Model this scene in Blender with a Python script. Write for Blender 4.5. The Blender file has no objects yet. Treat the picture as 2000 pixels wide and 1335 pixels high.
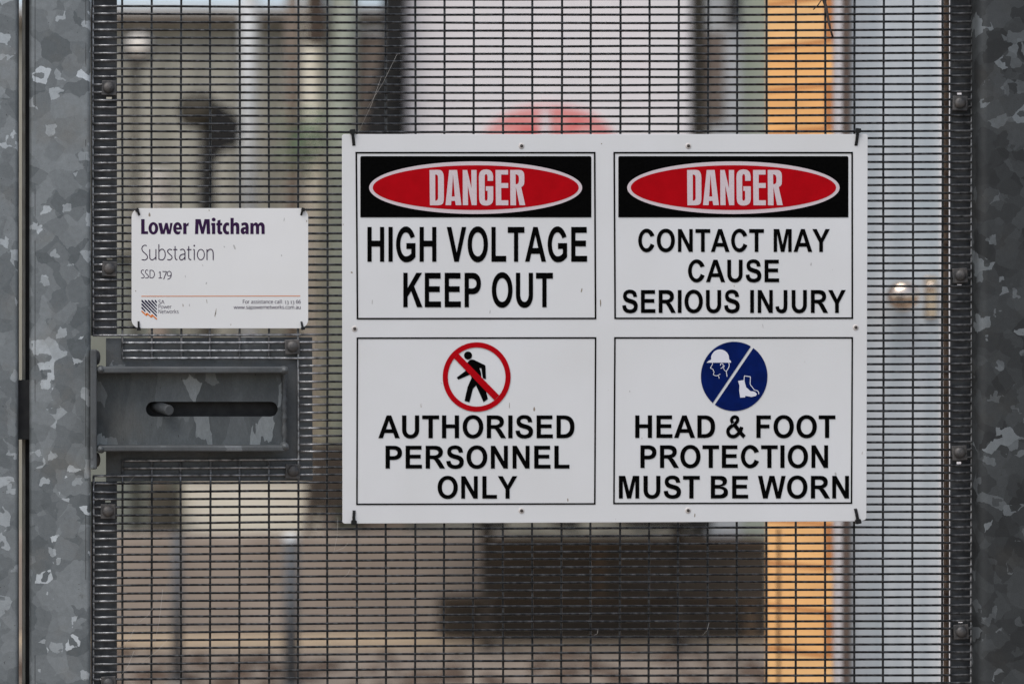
import bpy, math, random
from mathutils import Vector
from mathutils.geometry import tessellate_polygon
random.seed(11)
S = bpy.context.scene
COL = S.collection

# ------------------------------------------------------------------ camera, sky, sun, exposure
K = 0.00087            # metres per photo pixel at the gate's mesh
LENS = 85.0
D = 2000 * K * LENS / 36.0
CZ = 1.5
CX = -0.74           # the lens stands opposite the latch stile; the view is shifted sideways, verticals stay upright
cam = bpy.data.cameras.new('camera')
cam.lens = LENS; cam.sensor_width = 36.0; cam.clip_start = 0.05; cam.clip_end = 500
cam.shift_x = -CX / (2000 * K)
cam.dof.use_dof = True; cam.dof.focus_distance = D - 0.004; cam.dof.aperture_fstop = 2.2
cam.dof.aperture_blades = 9
co = bpy.data.objects.new('camera', cam); COL.objects.link(co)
co.location = (CX, -D, CZ); co.rotation_euler = (math.radians(90), 0, 0)
S.camera = co

SUN_EL, SUN_ROT = math.radians(57), math.radians(222)
W = bpy.data.worlds.new('World'); S.world = W; W.use_nodes = True
nt = W.node_tree; nt.nodes.clear()
sky = nt.nodes.new('ShaderNodeTexSky'); sky.sky_type = 'NISHITA'; sky.sun_disc = False
sky.sun_elevation = SUN_EL; sky.sun_rotation = SUN_ROT
sky.air_density = 1.0; sky.dust_density = 1.6; sky.ozone_density = 1.0
hs = nt.nodes.new('ShaderNodeHueSaturation'); hs.inputs['Saturation'].default_value = 0.62
bg = nt.nodes.new('ShaderNodeBackground'); bg.inputs['Strength'].default_value = 0.12
wo = nt.nodes.new('ShaderNodeOutputWorld')
nt.links.new(sky.outputs[0], hs.inputs['Color']); nt.links.new(hs.outputs[0], bg.inputs[0]); nt.links.new(bg.outputs[0], wo.inputs[0])
sl = bpy.data.lights.new('sun', 'SUN'); sl.energy = 1.5; sl.angle = math.radians(40); sl.color = (1.0, 0.97, 0.93)
so = bpy.data.objects.new('sun', sl); COL.objects.link(so)
sd = Vector((math.sin(SUN_ROT) * math.cos(SUN_EL), math.cos(SUN_ROT) * math.cos(SUN_EL), math.sin(SUN_EL)))
so.rotation_euler = sd.to_track_quat('Z', 'Y').to_euler(); so.location = sd * 20
S.view_settings.view_transform = 'Standard'; S.view_settings.look = 'None'
S.view_settings.exposure = 0.36; S.view_settings.gamma = 1.0

# ------------------------------------------------------------------ helpers
def at(px, py, y=0.0):
    f = (y + D) / D
    return Vector((CX + ((px - 1000) * K - CX) * f, y, CZ - (py - 667.5) * K * f))

def thing(name, label, cat, loc=(0, 0, 0), group=None):
    o = bpy.data.objects.new(name, None); o.empty_display_size = 0.05
    COL.objects.link(o); o.location = loc
    o['label'] = label; o['category'] = cat
    if group: o['group'] = group
    return o

class MB:
    def __init__(s): s.v = []; s.f = []; s.sm = []
    def add(s, vs, fs, smooth=False):
        b = len(s.v); s.v += [tuple(v) for v in vs]
        s.f += [tuple(b + i for i in f) for f in fs]; s.sm += [smooth] * len(fs)
        return s
    def box(s, x0, x1, y0, y1, z0, z1):
        vs = [(x, y, z) for z in (z0, z1) for y in (y0, y1) for x in (x0, x1)]
        return s.add(vs, [(0, 2, 3, 1), (4, 5, 7, 6), (0, 1, 5, 4), (2, 6, 7, 3), (0, 4, 6, 2), (1, 3, 7, 5)])
    def tube(s, pts, r, n=8, cap=True):
        pts = [Vector(p) for p in pts]; m = len(pts)
        rs = r if isinstance(r, (list, tuple)) else [r] * m
        vs = []; fs = []; prev = None
        for i, p in enumerate(pts):
            t = (pts[min(i + 1, m - 1)] - pts[max(i - 1, 0)]).normalized()
            a = prev if prev is not None else (Vector((0, 1, 0)) if abs(t.y) < 0.9 else Vector((1, 0, 0)))
            u = (a - t * a.dot(t)).normalized(); w = t.cross(u); prev = u
            for k in range(n):
                an = 2 * math.pi * k / n
                vs.append(p + (u * math.cos(an) + w * math.sin(an)) * rs[i])
        for i in range(m - 1):
            for k in range(n):
                k2 = (k + 1) % n
                fs.append((i * n + k, i * n + k2, (i + 1) * n + k2, (i + 1) * n + k))
        s.add(vs, fs, True)
        if cap:
            b = len(s.v) - len(vs)
            s.f += [tuple(b + k for k in reversed(range(n))), tuple(b + (m - 1) * n + k for k in range(n))]
            s.sm += [False, False]
        return s
    def lathe(s, o, ax, prof, n=24):
        o = Vector(o); ax = Vector(ax).normalized()
        u = ax.orthogonal().normalized(); w = ax.cross(u); vs = []; fs = []
        for (h, r) in prof:
            for k in range(n):
                an = 2 * math.pi * k / n
                vs.append(o + ax * h + (u * math.cos(an) + w * math.sin(an)) * max(r, 1e-5))
        for i in range(len(prof) - 1):
            for k in range(n):
                k2 = (k + 1) % n
                fs.append((i * n + k, i * n + k2, (i + 1) * n + k2, (i + 1) * n + k))
        return s.add(vs, fs, True)
    def poly(s, contours, y0, y1=None):
        """flat (X, Z) contours; with y1 a solid plate from y0 (front) to y1 (back)"""
        cs = [[Vector((p[0], p[1], 0)) for p in c] for c in contours]
        tris = tessellate_polygon(cs)
        flat = [p for c in cs for p in c]; n = len(flat)
        def face(t, up):
            a, b, c = [flat[i] for i in t]
            ccw = (b - a).cross(c - a).z > 0
            return tuple(t) if ccw == up else tuple(reversed(t))
        if y1 is None:
            return s.add([(p.x, y0, p.y) for p in flat], [face(t, True) for t in tris])
        vs = [(p.x, y0, p.y) for p in flat] + [(p.x, y1, p.y) for p in flat]
        fs = [face(t, True) for t in tris] + [tuple(i + n for i in face(t, False)) for t in tris]
        b = 0
        for ci, c in enumerate(cs):
            m = len(c); area = sum(c[i].x * c[(i + 1) % m].y - c[(i + 1) % m].x * c[i].y for i in range(m))
            for i in range(m):
                p, q = b + i, b + (i + 1) % m
                fs.append((p, p + n, q + n, q) if (area > 0) == (ci == 0) else (p, q, q + n, p + n))
            b += m
        return s.add(vs, fs)
    def build(s, name, mat, parent=None, bevel=0, seg=2):
        me = bpy.data.meshes.new(name)
        off = Vector(parent_world(parent)) if parent else Vector((0, 0, 0))
        me.from_pydata([(v[0] - off.x, v[1] - off.y, v[2] - off.z) for v in s.v], [], s.f)
        me.polygons.foreach_set('use_smooth', s.sm); me.update()
        me.materials.append(mat)
        o = bpy.data.objects.new(name, me); COL.objects.link(o)
        if parent: o.parent = parent
        if bevel:
            b = o.modifiers.new('bevel', 'BEVEL'); b.width = bevel; b.segments = seg
            b.limit_method = 'ANGLE'; b.angle_limit = math.radians(40)
        return o

def parent_world(p):
    v = Vector((0, 0, 0))
    while p: v += p.location; p = p.parent
    return v

def tag(o, label=None, cat=None, group=None, kind=None):
    if label: o['label'] = label
    if cat: o['category'] = cat
    if group: o['group'] = group
    if kind: o['kind'] = kind
    return o

# ------------------------------------------------------------------ materials
def srgb(r, g, b):
    f = lambda c: (c / 255 / 12.92) if c / 255 <= 0.04045 else ((c / 255 + 0.055) / 1.055) ** 2.4
    return (f(r), f(g), f(b))

def mat(name, c, rough=0.6, metal=0.0, c2=None, scale=30, detail=4, bump=0, bscale=None, stretch=None, lo=0.35, hi=0.65, spec=0.5):
    m = bpy.data.materials.new(name); m.use_nodes = True
    t = m.node_tree; p = t.nodes['Principled BSDF']
    p.inputs['Roughness'].default_value = rough; p.inputs['Metallic'].default_value = metal
    p.inputs['Specular IOR Level'].default_value = spec
    p.inputs['Base Color'].default_value = (*c, 1)
    tc = t.nodes.new('ShaderNodeTexCoord'); vec = tc.outputs['Object']
    if stretch:
        mp = t.nodes.new('ShaderNodeMapping'); mp.inputs['Scale'].default_value = stretch
        t.links.new(vec, mp.inputs[0]); vec = mp.outputs[0]
    if c2 is not None:
        n = t.nodes.new('ShaderNodeTexNoise'); n.inputs['Scale'].default_value = scale; n.inputs['Detail'].default_value = detail
        r = t.nodes.new('ShaderNodeValToRGB'); r.color_ramp.elements[0].position = lo; r.color_ramp.elements[1].position = hi
        r.color_ramp.elements[0].color = (*c, 1); r.color_ramp.elements[1].color = (*c2, 1)
        t.links.new(vec, n.inputs['Vector']); t.links.new(n.outputs['Fac'], r.inputs[0]); t.links.new(r.outputs[0], p.inputs['Base Color'])
    if bump:
        n2 = t.nodes.new('ShaderNodeTexNoise'); n2.inputs['Scale'].default_value = bscale or scale * 4; n2.inputs['Detail'].default_value = 5
        b = t.nodes.new('ShaderNodeBump'); b.inputs['Strength'].default_value = bump; b.inputs['Distance'].default_value = 0.002
        t.links.new(vec, n2.inputs['Vector']); t.links.new(n2.outputs['Fac'], b.inputs['Height']); t.links.new(b.outputs[0], p.inputs['Normal'])
    return m

def galv(name, dark, mid, bright, thr=0.85, s1=32.0, off=0.0, metal=0.3, rough=0.5, tall=1.0, soft=0.0, lines=()):
    """zinc spangle: faceted crystal patches, a share of them bright, faint stains, fine grain, worn seam lines"""
    m = bpy.data.materials.new(name); m.use_nodes = True
    t = m.node_tree; N = t.nodes.new; L = t.links.new; p = t.nodes['Principled BSDF']
    tc = N('ShaderNodeTexCoord'); mp = N('ShaderNodeMapping'); mp.inputs['Location'].default_value = (off, off * .7, off * 1.3); mp.inputs['Scale'].default_value = (1, 1, tall)
    L(tc.outputs['Object'], mp.inputs[0])
    def math_(o, a, b):
        n = N('ShaderNodeMath'); n.operation = o
        for k, v in ((0, a), (1, b)):
            if isinstance(v, (int, float)): n.inputs[k].default_value = v
            else: L(v, n.inputs[k])
        return n.outputs[0]
    def noise(scale, det, vec=None, rgh=.55):
        n = N('ShaderNodeTexNoise'); n.inputs['Scale'].default_value = scale; n.inputs['Detail'].default_value = det; n.inputs['Roughness'].default_value = rgh
        L(vec or mp.outputs[0], n.inputs['Vector']); return n
    def warp(scale, amt):
        n = noise(scale, 2.5)
        sub = N('ShaderNodeVectorMath'); sub.operation = 'SUBTRACT'; sub.inputs[1].default_value = (.5, .5, .5); L(n.outputs['Color'], sub.inputs[0])
        scl = N('ShaderNodeVectorMath'); scl.operation = 'SCALE'; scl.inputs['Scale'].default_value = amt; L(sub.outputs[0], scl.inputs[0])
        add = N('ShaderNodeVectorMath'); add.operation = 'ADD'; L(mp.outputs[0], add.inputs[0]); L(scl.outputs[0], add.inputs[1]); return add.outputs[0]
    w1 = warp(80, .0075); w2 = warp(45, .026)
    def voro(scale, vec, met='EUCLIDEAN'):
        v = N('ShaderNodeTexVoronoi'); v.inputs['Scale'].default_value = scale; v.distance = met; L(vec, v.inputs['Vector'])
        sp = N('ShaderNodeSeparateColor'); L(v.outputs['Color'], sp.inputs[0]); return sp.outputs
    a = voro(s1, w1); b = voro(s1 * .8, w2); c = voro(s1 * 2.1, w1, 'CHEBYCHEV')
    tone = math_('ADD', math_('MULTIPLY', b[0], .6), math_('MULTIPLY', a[2], .4))
    if soft: tone = math_('ADD', math_('MULTIPLY', tone, 1 - soft), math_('MULTIPLY', noise(14, 7, rgh=.65).outputs[0], soft))
    r = N('ShaderNodeValToRGB'); r.color_ramp.elements[0].color = (*dark, 1); r.color_ramp.elements[1].color = (*mid, 1)
    r.color_ramp.elements[0].position = .15; r.color_ramp.elements[1].position = .85; L(tone, r.inputs[0])
    big = math_('MULTIPLY', math_('GREATER_THAN', a[1], thr), math_('LESS_THAN', c[0], .72))
    tiny = math_('GREATER_THAN', c[2], .965)
    lvl = N('ShaderNodeMapRange'); lvl.inputs['To Min'].default_value = .35; lvl.inputs['To Max'].default_value = 1.0; L(a[0], lvl.inputs['Value'])
    fac = math_('MULTIPLY', math_('MAXIMUM', big, math_('MULTIPLY', tiny, .7)), lvl.outputs[0])
    mb = N('ShaderNodeMix'); mb.data_type = 'RGBA'; mb.inputs['B'].default_value = (*bright, 1); L(fac, mb.inputs['Factor']); L(r.outputs[0], mb.inputs['A'])
    sr = N('ShaderNodeMapRange'); sr.inputs['From Min'].default_value = .54; sr.inputs['From Max'].default_value = .74; sr.inputs['To Max'].default_value = .5; L(noise(11, 7, rgh=.6).outputs[0], sr.inputs['Value'])
    ms = N('ShaderNodeMix'); ms.data_type = 'RGBA'; ms.inputs['B'].default_value = (mid[0] * .86, mid[1] * .74, mid[2] * .62, 1)
    L(sr.outputs[0], ms.inputs['Factor']); L(mb.outputs['Result'], ms.inputs['A']); out = ms.outputs['Result']
    if lines:
        sx = N('ShaderNodeSeparateXYZ'); L(tc.outputs['Object'], sx.inputs[0])
        mz = N('ShaderNodeMapping'); mz.inputs['Scale'].default_value = (60, 60, 7); L(tc.outputs['Object'], mz.inputs[0])
        gate_ = math_('GREATER_THAN', noise(1.0, 3, mz.outputs[0]).outputs[0], .52); tot = None
        for lx in lines:
            hit = math_('LESS_THAN', math_('ABSOLUTE', math_('SUBTRACT', sx.outputs[0], lx), 0), .00055); tot = hit if tot is None else math_('MAXIMUM', tot, hit)
        ml = N('ShaderNodeMix'); ml.data_type = 'RGBA'; ml.inputs['B'].default_value = (.02, .018, .016, 1); L(math_('MULTIPLY', math_('MULTIPLY', tot, gate_), .8), ml.inputs['Factor']); L(out, ml.inputs['A']); out = ml.outputs['Result']
    pit = math_('GREATER_THAN', noise(260, 1).outputs[0], .77)
    mpit = N('ShaderNodeMix'); mpit.data_type = 'RGBA'; mpit.inputs['B'].default_value = (.03, .027, .025, 1); L(math_('MULTIPLY', pit, .7), mpit.inputs['Factor']); L(out, mpit.inputs['A'])
    gr = noise(620, 4)
    gm = N('ShaderNodeMapRange'); gm.inputs['To Min'].default_value = .74; gm.inputs['To Max'].default_value = 1.26; L(gr.outputs[0], gm.inputs['Value'])
    g2 = N('ShaderNodeMapRange'); g2.inputs['To Min'].default_value = .80; g2.inputs['To Max'].default_value = 1.2; L(noise(120, 5).outputs[0], g2.inputs['Value'])
    fin = N('ShaderNodeVectorMath'); fin.operation = 'SCALE'; L(mpit.outputs['Result'], fin.inputs[0]); L(math_('MULTIPLY', gm.outputs[0], g2.outputs[0]), fin.inputs['Scale'])
    L(fin.outputs[0], p.inputs['Base Color'])
    p.inputs['Metallic'].default_value = metal
    rr = N('ShaderNodeMapRange'); rr.inputs['To Min'].default_value = rough + .08; rr.inputs['To Max'].default_value = rough - .12; L(fac, rr.inputs['Value']); L(rr.outputs[0], p.inputs['Roughness'])
    bp = N('ShaderNodeBump'); bp.inputs['Strength'].default_value = .3; bp.inputs['Distance'].default_value = .001
    L(math_('ADD', gr.outputs[0], math_('MULTIPLY', fac, .4)), bp.inputs['Height']); L(bp.outputs[0], p.inputs['Normal'])
    return m

def panel_mat(name, c, sss):
    """white sign panel with sparse specks and faint grime"""
    m = mat(name, c, rough=.38, spec=.4)
    t = m.node_tree; N = t.nodes.new; L = t.links.new; p = t.nodes['Principled BSDF']
    tc = N('ShaderNodeTexCoord')
    n = N('ShaderNodeTexNoise'); n.inputs['Scale'].default_value = 55; n.inputs['Detail'].default_value = 2
    mp = N('ShaderNodeMapping'); mp.inputs['Scale'].default_value = (1.6, 1, .7); L(tc.outputs['Object'], mp.inputs[0]); L(mp.outputs[0], n.inputs['Vector'])
    r = N('ShaderNodeMapRange'); r.inputs['From Min'].default_value = .76; r.inputs['From Max'].default_value = .80; L(n.outputs[0], r.inputs['Value'])
    g = N('ShaderNodeTexNoise'); g.inputs['Scale'].default_value = 5; g.inputs['Detail'].default_value = 7; L(tc.outputs['Object'], g.inputs['Vector'])
    gr = N('ShaderNodeValToRGB'); gr.color_ramp.elements[0].position = .3; gr.color_ramp.elements[1].position = .7
    gr.color_ramp.elements[0].color = (c[0] * .93, c[1] * .925, c[2] * .91, 1); gr.color_ramp.elements[1].color = (*c, 1); L(g.outputs[0], gr.inputs[0])
    f = N('ShaderNodeTexNoise'); f.inputs['Scale'].default_value = 900; L(tc.outputs['Object'], f.inputs['Vector'])
    fr = N('ShaderNodeMapRange'); fr.inputs['To Min'].default_value = .93; fr.inputs['To Max'].default_value = 1.05; L(f.outputs[0], fr.inputs['Value'])
    sc = N('ShaderNodeVectorMath'); sc.operation = 'SCALE'; L(gr.outputs[0], sc.inputs[0]); L(fr.outputs[0], sc.inputs['Scale'])
    mx = N('ShaderNodeMix'); mx.data_type = 'RGBA'; mx.inputs['B'].default_value = (.25, .2, .15, 1); L(sc.outputs[0], mx.inputs['A']); L(r.outputs[0], mx.inputs['Factor'])
    L(mx.outputs['Result'], p.inputs['Base Color'])
    if sss:
        p.inputs['Subsurface Weight'].default_value = .85
        p.inputs['Subsurface Radius'].default_value = (1, 1, 1); p.inputs['Subsurface Scale'].default_value = sss
    return m

M = {}
M['galv'] = galv('galvanised steel', (.115, .129, .135), (.235, .255, .263), (.58, .62, .645), lines=(at(68.5, 0, -.016).x, at(167.5, 0, -.016).x))
M['galv_post'] = galv('galvanised post', (.135, .15, .156), (.235, .255, .263), (.46, .495, .515), off=3.1, thr=.88)
M['galv_dark'] = galv('dark galvanised steel', (.021, .0225, .023), (.058, .063, .065), (.18, .197, .206), off=7.7)  # same spangle in a darker tone, for the right stile
M['galv_lock'] = galv('dull galvanised lock plate', (.050, .056, .058), (.17, .184, .188), (.28, .30, .305), s1=20, off=5.2, thr=.84, tall=.42, soft=.6)
M['galv_flange'] = galv('dull dark zinc flange', (.050, .054, .056), (.125, .133, .138), (.20, .212, .22), s1=20, off=4.3, thr=.95, soft=.8)
M['bar'] = mat('dark zinc bar', (.030, .032, .035), .6, .3, (.065, .068, .072), 60, bump=.3, bscale=200)
M['bolt'] = mat('weathered bolt zinc', (.05, .051, .053), .5, .35, (.115, .105, .098), 70, bump=.3, bscale=400)
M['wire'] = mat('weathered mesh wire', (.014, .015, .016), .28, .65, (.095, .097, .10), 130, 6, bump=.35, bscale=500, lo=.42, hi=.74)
def paint_highlights(m):  # paints pale highlights into the wire colour at mesh ends and beside the lock
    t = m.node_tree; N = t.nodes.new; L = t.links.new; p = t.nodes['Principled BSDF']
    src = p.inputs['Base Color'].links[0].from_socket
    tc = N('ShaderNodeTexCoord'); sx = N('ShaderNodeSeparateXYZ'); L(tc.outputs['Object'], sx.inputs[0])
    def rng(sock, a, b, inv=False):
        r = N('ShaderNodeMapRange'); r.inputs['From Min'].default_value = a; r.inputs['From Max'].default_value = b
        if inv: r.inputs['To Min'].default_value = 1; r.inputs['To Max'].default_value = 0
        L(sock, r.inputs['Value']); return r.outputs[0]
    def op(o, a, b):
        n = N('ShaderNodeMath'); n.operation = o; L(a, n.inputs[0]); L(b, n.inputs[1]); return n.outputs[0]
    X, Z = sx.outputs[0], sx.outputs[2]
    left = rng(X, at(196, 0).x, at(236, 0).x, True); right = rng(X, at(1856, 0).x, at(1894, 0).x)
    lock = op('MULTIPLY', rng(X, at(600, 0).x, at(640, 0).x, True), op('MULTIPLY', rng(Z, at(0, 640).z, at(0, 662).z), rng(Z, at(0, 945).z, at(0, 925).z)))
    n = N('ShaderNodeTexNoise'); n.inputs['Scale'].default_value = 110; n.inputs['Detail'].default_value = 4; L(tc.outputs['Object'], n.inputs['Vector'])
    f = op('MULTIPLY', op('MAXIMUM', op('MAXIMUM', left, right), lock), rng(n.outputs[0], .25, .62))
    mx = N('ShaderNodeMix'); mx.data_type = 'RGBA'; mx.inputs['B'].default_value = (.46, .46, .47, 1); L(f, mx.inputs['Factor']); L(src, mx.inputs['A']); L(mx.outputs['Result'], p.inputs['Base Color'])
paint_highlights(M['wire'])
M['pale_edge'] = mat('pale zinc edge', (.62, .58, .48), .6, 0, (.78, .75, .66), 40)  # pale beige tone with lighter blotches
M['dark_gap'] = mat('dark steel stop', (.016, .016, .017), .7, .2, (.03, .03, .03), 60)
M['board'] = panel_mat('white acrylic board', (.74, .745, .755), 0)
M['plate'] = panel_mat('white painted plate', (.80, .80, .80), 0)
M['black'] = mat('black print', (.0012, .0012, .0012), .7, 0, (.0025, .0025, .0025), 300, spec=.02)
M['red'] = mat('red print', (.44, .0012, .006), .42, 0, (.39, .001, .005), 40, spec=.06)
M['pink'] = mat('pale print', (.66, .565, .59), .45, 0, (.60, .51, .535), 500, spec=.3)
M['blue'] = mat('blue print', (.0012, .011, .105), .42, 0, (.001, .008, .075), 40, spec=.06)
M['pale_blue'] = mat('pale symbol print', (.70, .70, .76), .45)
M['purple'] = mat('purple print', (.030, .010, .046), .55, 0, (.036, .013, .054), 300, spec=.1)
M['navy'] = mat('navy print', (.008, .006, .04), .55, spec=.1)
M['orange'] = mat('orange print', (.72, .17, .006), .55, spec=.1)
M['tan_line'] = mat('orange rule print', (.68, .25, .10), .55)
M['tie'] = mat('black nylon', (.006, .006, .0065), .38, spec=.35)
M['hole'] = mat('hole shadow steel', (.05, .04, .035), .6)
M['rim'] = mat('pale drilled rim', (.62, .58, .55), .5)
M['rust'] = mat('rusty rod', (.07, .042, .028), .8, 0, (.24, .165, .115), 45, 6, bump=.6, bscale=300, lo=.3, hi=.7)
M['twig'] = mat('dry bark', (.022, .016, .014), .8, 0, (.06, .045, .04), 90, bump=.5, bscale=500)
M['web'] = mat('cobweb thread', (.55, .52, .48), .4)

# ------------------------------------------------------------------ lettering outlines (bold grotesque capitals, 2048 units)
def arc(cx, cy, rx, ry, a0, a1, n=22, e=2.0):
    out = []
    for i in range(n + 1):
        a = math.radians(a0 + (a1 - a0) * i / n); c, s = math.cos(a), math.sin(a)
        out.append((cx + rx * math.copysign(abs(c) ** (2 / e), c), cy + ry * math.copysign(abs(s) ** (2 / e), s)))
    return out

def smooth(pts, n=6):
    out = []; m = len(pts)
    for i in range(m - 1):
        p0, p1, p2, p3 = pts[max(i - 1, 0)], pts[i], pts[i + 1], pts[min(i + 2, m - 1)]
        for k in range(n):
            t = k / n
            out.append(tuple(.5 * (2 * p1[j] + (p2[j] - p0[j]) * t + (2 * p0[j] - 5 * p1[j] + 4 * p2[j] - p3[j]) * t * t
                                   + (3 * p1[j] - p0[j] - 3 * p2[j] + p3[j]) * t ** 3) for j in (0, 1)))
    out.append(pts[-1]); return out

def stroke(pts, w, n=6):
    c = smooth(pts, n); L = []; R = []
    for i, p in enumerate(c):
        a, b = c[max(i - 1, 0)], c[min(i + 1, len(c) - 1)]
        dx, dy = b[0] - a[0], b[1] - a[1]; l = math.hypot(dx, dy) or 1
        L.append((p[0] - dy / l * w / 2, p[1] + dx / l * w / 2)); R.append((p[0] + dy / l * w / 2, p[1] - dx / l * w / 2))
    return L + R[::-1]

def bowl(x, y0, y1, xr, e=2.25):   # right-hand half bowl from (x,y1) down to (x,y0)
    return arc(x, (y0 + y1) / 2, xr - x, (y1 - y0) / 2, 90, -90, 20, e)

S_ = (smooth([(362, 505), (400, 360), (500, 262), (680, 224), (870, 262), (962, 360), (962, 460), (880, 545), (700, 605), (548, 645), (330, 730), (185, 880), (139, 1085), (205, 1300), (399, 1445), (666, 1491), (930, 1450), (1140, 1300), (1225, 1030)])
      + smooth([(929, 1017), (890, 1150), (810, 1225), (663, 1248), (500, 1222), (422, 1150), (420, 1060), (510, 970), (700, 905), (960, 835), (1150, 725), (1250, 575), (1273, 420), (1225, 210), (1080, 60), (870, -8), (673, -25), (400, 20), (200, 140), (105, 300), (74, 477)]))
G = {
 'A': (1479, [[(1471, 0), (1149, 0), (1021, 333), (435, 333), (314, 0), (0, 0), (571, 1466), (884, 1466)], [(926, 580), (724, 1124), (526, 580)]]),
 'B': (1479, [[(150, 0), (150, 1466)] + bowl(800, 790, 1466, 1275) + [(1010, 765)] + bowl(800, 0, 782, 1348)[3:], [(446, 1222)] + bowl(640, 883, 1222, 975) + [(446, 883)], [(446, 639)] + bowl(690, 247, 639, 1045) + [(446, 247)]]),
 'C': (1479, [arc(775, 733, 665, 758, 24, 336, 50) + arc(750, 733, 350, 505, 338, 27, 44)]),
 'D': (1479, [[(148, 0), (148, 1466)] + bowl(660, 0, 1466, 1381, 2.35) + [(148, 0)], [(444, 1218)] + bowl(600, 247, 1218, 1076, 2.35) + [(444, 247)]]),
 'E': (1366, [[(149, 0), (149, 1466), (1236, 1466), (1236, 1218), (445, 1218), (445, 893), (1181, 893), (1181, 646), (445, 646), (445, 247), (1264, 247), (1264, 0)]]),
 'F': (1251, [[(151, 0), (151, 1466), (1156, 1466), (1156, 1218), (447, 1218), (447, 871), (1059, 871), (1059, 623), (447, 623), (447, 0)]]),
 'G': (1593, [arc(790, 733, 690, 758, 25, 270, 44) + smooth([(830, -25), (1010, -12), (1180, 35), (1330, 108), (1458, 202)]) + [(1458, 786), (820, 786), (820, 539), (1158, 539), (1158, 353)] + smooth([(1158, 353), (1040, 278), (900, 237), (784, 228)])[1:] + arc(784, 733, 386, 505, 269, 30, 40)]),
 'H': (1479, [[(150, 0), (150, 1466), (446, 1466), (446, 889), (1026, 889), (1026, 1466), (1322, 1466), (1322, 0), (1026, 0), (1026, 641), (446, 641), (446, 0)]]),
 'I': (569, [[(140, 0), (140, 1466), (436, 1466), (436, 0)]]),
 'J': (1139, [[(667, 1466), (963, 1466)] + smooth([(963, 538), (945, 300), (880, 130), (750, 15), (545, -25), (310, 15), (130, 150), (50, 320), (38, 400)]) + smooth([(318, 434), (338, 315), (395, 250), (490, 225), (590, 250), (645, 320), (662, 440), (667, 560)])]),
 'K': (1479, [[(153, 0), (153, 1466), (449, 1466), (449, 815), (1047, 1466), (1445, 1466), (893, 895), (1475, 0), (1092, 0), (689, 688), (449, 443), (449, 0)]]),
 'L': (1251, [[(157, 0), (157, 1466), (453, 1466), (453, 247), (1189, 247), (1189, 0)]]),
 'M': (1706, [[(145, 0), (145, 1466), (588, 1466), (854, 466), (1117, 1466), (1561, 1466), (1561, 0), (1286, 0), (1286, 1154), (995, 0), (710, 0), (420, 1154), (420, 0)]]),
 'N': (1479, [[(152, 0), (152, 1466), (440, 1466), (1040, 487), (1040, 1466), (1315, 1466), (1315, 0), (1018, 0), (427, 956), (427, 0)]]),
 'O': (1593, [arc(797, 733, 710, 758, 0, 354, 60, 2.1), arc(797, 733, 405, 505, 0, 354, 50, 2.1)]),
 'P': (1366, [[(149, 0), (149, 1466)] + bowl(700, 553, 1466, 1273) + [(445, 553), (445, 0)], [(445, 1218)] + bowl(640, 801, 1218, 967) + [(445, 801)]]),
 'R': (1479, [[(150, 0), (150, 1466)] + bowl(800, 640, 1466, 1325)[:-2] + smooth([(984, 655), (1100, 570), (1262, 343), (1476, 0)]) + [(1122, 0)] + smooth([(1122, 0), (866, 382), (740, 555), (640, 603), (506, 612)])[1:] + [(446, 612), (446, 0)], [(446, 1218)] + bowl(690, 846, 1218, 1020) + [(446, 846)]]),
 'S': (1366, [S_]),
 'T': (1251, [[(479, 0), (479, 1218), (44, 1218), (44, 1466), (1209, 1466), (1209, 1218), (775, 1218), (775, 0)]]),
 'U': (1479, [[(147, 1466), (443, 1466), (443, 672)] + arc(735, 560, 292, 332, 180, 360, 24, 2.2) + [(1027, 672), (1027, 1466), (1322, 1466), (1322, 660)] + arc(735, 560, 588, 585, 0, -180, 36, 2.2)]),
 'V': (1366, [[(523, 0), (-1, 1466), (320, 1466), (691, 381), (1050, 1466), (1364, 1466), (839, 0)]]),
 'W': (1933, [[(359, 0), (9, 1466), (312, 1466), (533, 459), (801, 1466), (1153, 1466), (1410, 442), (1635, 1466), (1933, 1466), (1577, 0), (1263, 0), (971, 1096), (680, 0)]]),
 'Y': (1366, [[(532, 0), (532, 617), (-5, 1466), (342, 1466), (687, 886), (1025, 1466), (1366, 1466), (827, 615), (827, 0)]]),
 '&': (1479, [stroke([(1380, 70), (1180, 250), (900, 590), (600, 930)], 262), stroke([(600, 930), (500, 1060), (480, 1190), (560, 1320), (700, 1366), (850, 1320), (905, 1190), (850, 1050), (720, 930), (540, 810)], 225),
               stroke([(540, 810), (370, 690), (245, 540), (225, 380), (310, 190), (500, 98), (700, 112), (870, 210), (1020, 370), (1120, 530), (1180, 720)], 245)]),
}

def caps(mb, text, x0, x1, ytop, ybot, y):
    """one line of capitals fitted into a photo box (pixels), laid on the plane y"""
    cur = 0; items = []
    for ch in text:
        if ch == ' ': cur += 569; continue
        adv, cs = G[ch]; items.append((cur, cs)); cur += adv
    lo = min(p[0] + c for c, cs in items for k in cs for p in k); hi = max(p[0] + c for c, cs in items for k in cs for p in k)
    sx = (x1 - x0) / (hi - lo); sy = (ybot - ytop) / 1466
    flat = []
    for c, cs in items:
        flat += [(c, [k], i * .0001) for i, k in enumerate(cs)] if cs is G['&'][1] else [(c, cs, 0)]
    for c, cs, dy in flat:
        conts = []
        for k in cs:
            pp = []
            for p in k:
                q = at(x0 + (p[0] + c - lo) * sx, ybot - p[1] * sy, y)
                if not pp or (abs(pp[-1][0] - q.x) + abs(pp[-1][1] - q.z)) > 1e-6: pp.append((q.x, q.z))
            conts.append(pp)
        mb.poly(conts, y - dy)
    return mb

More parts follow.
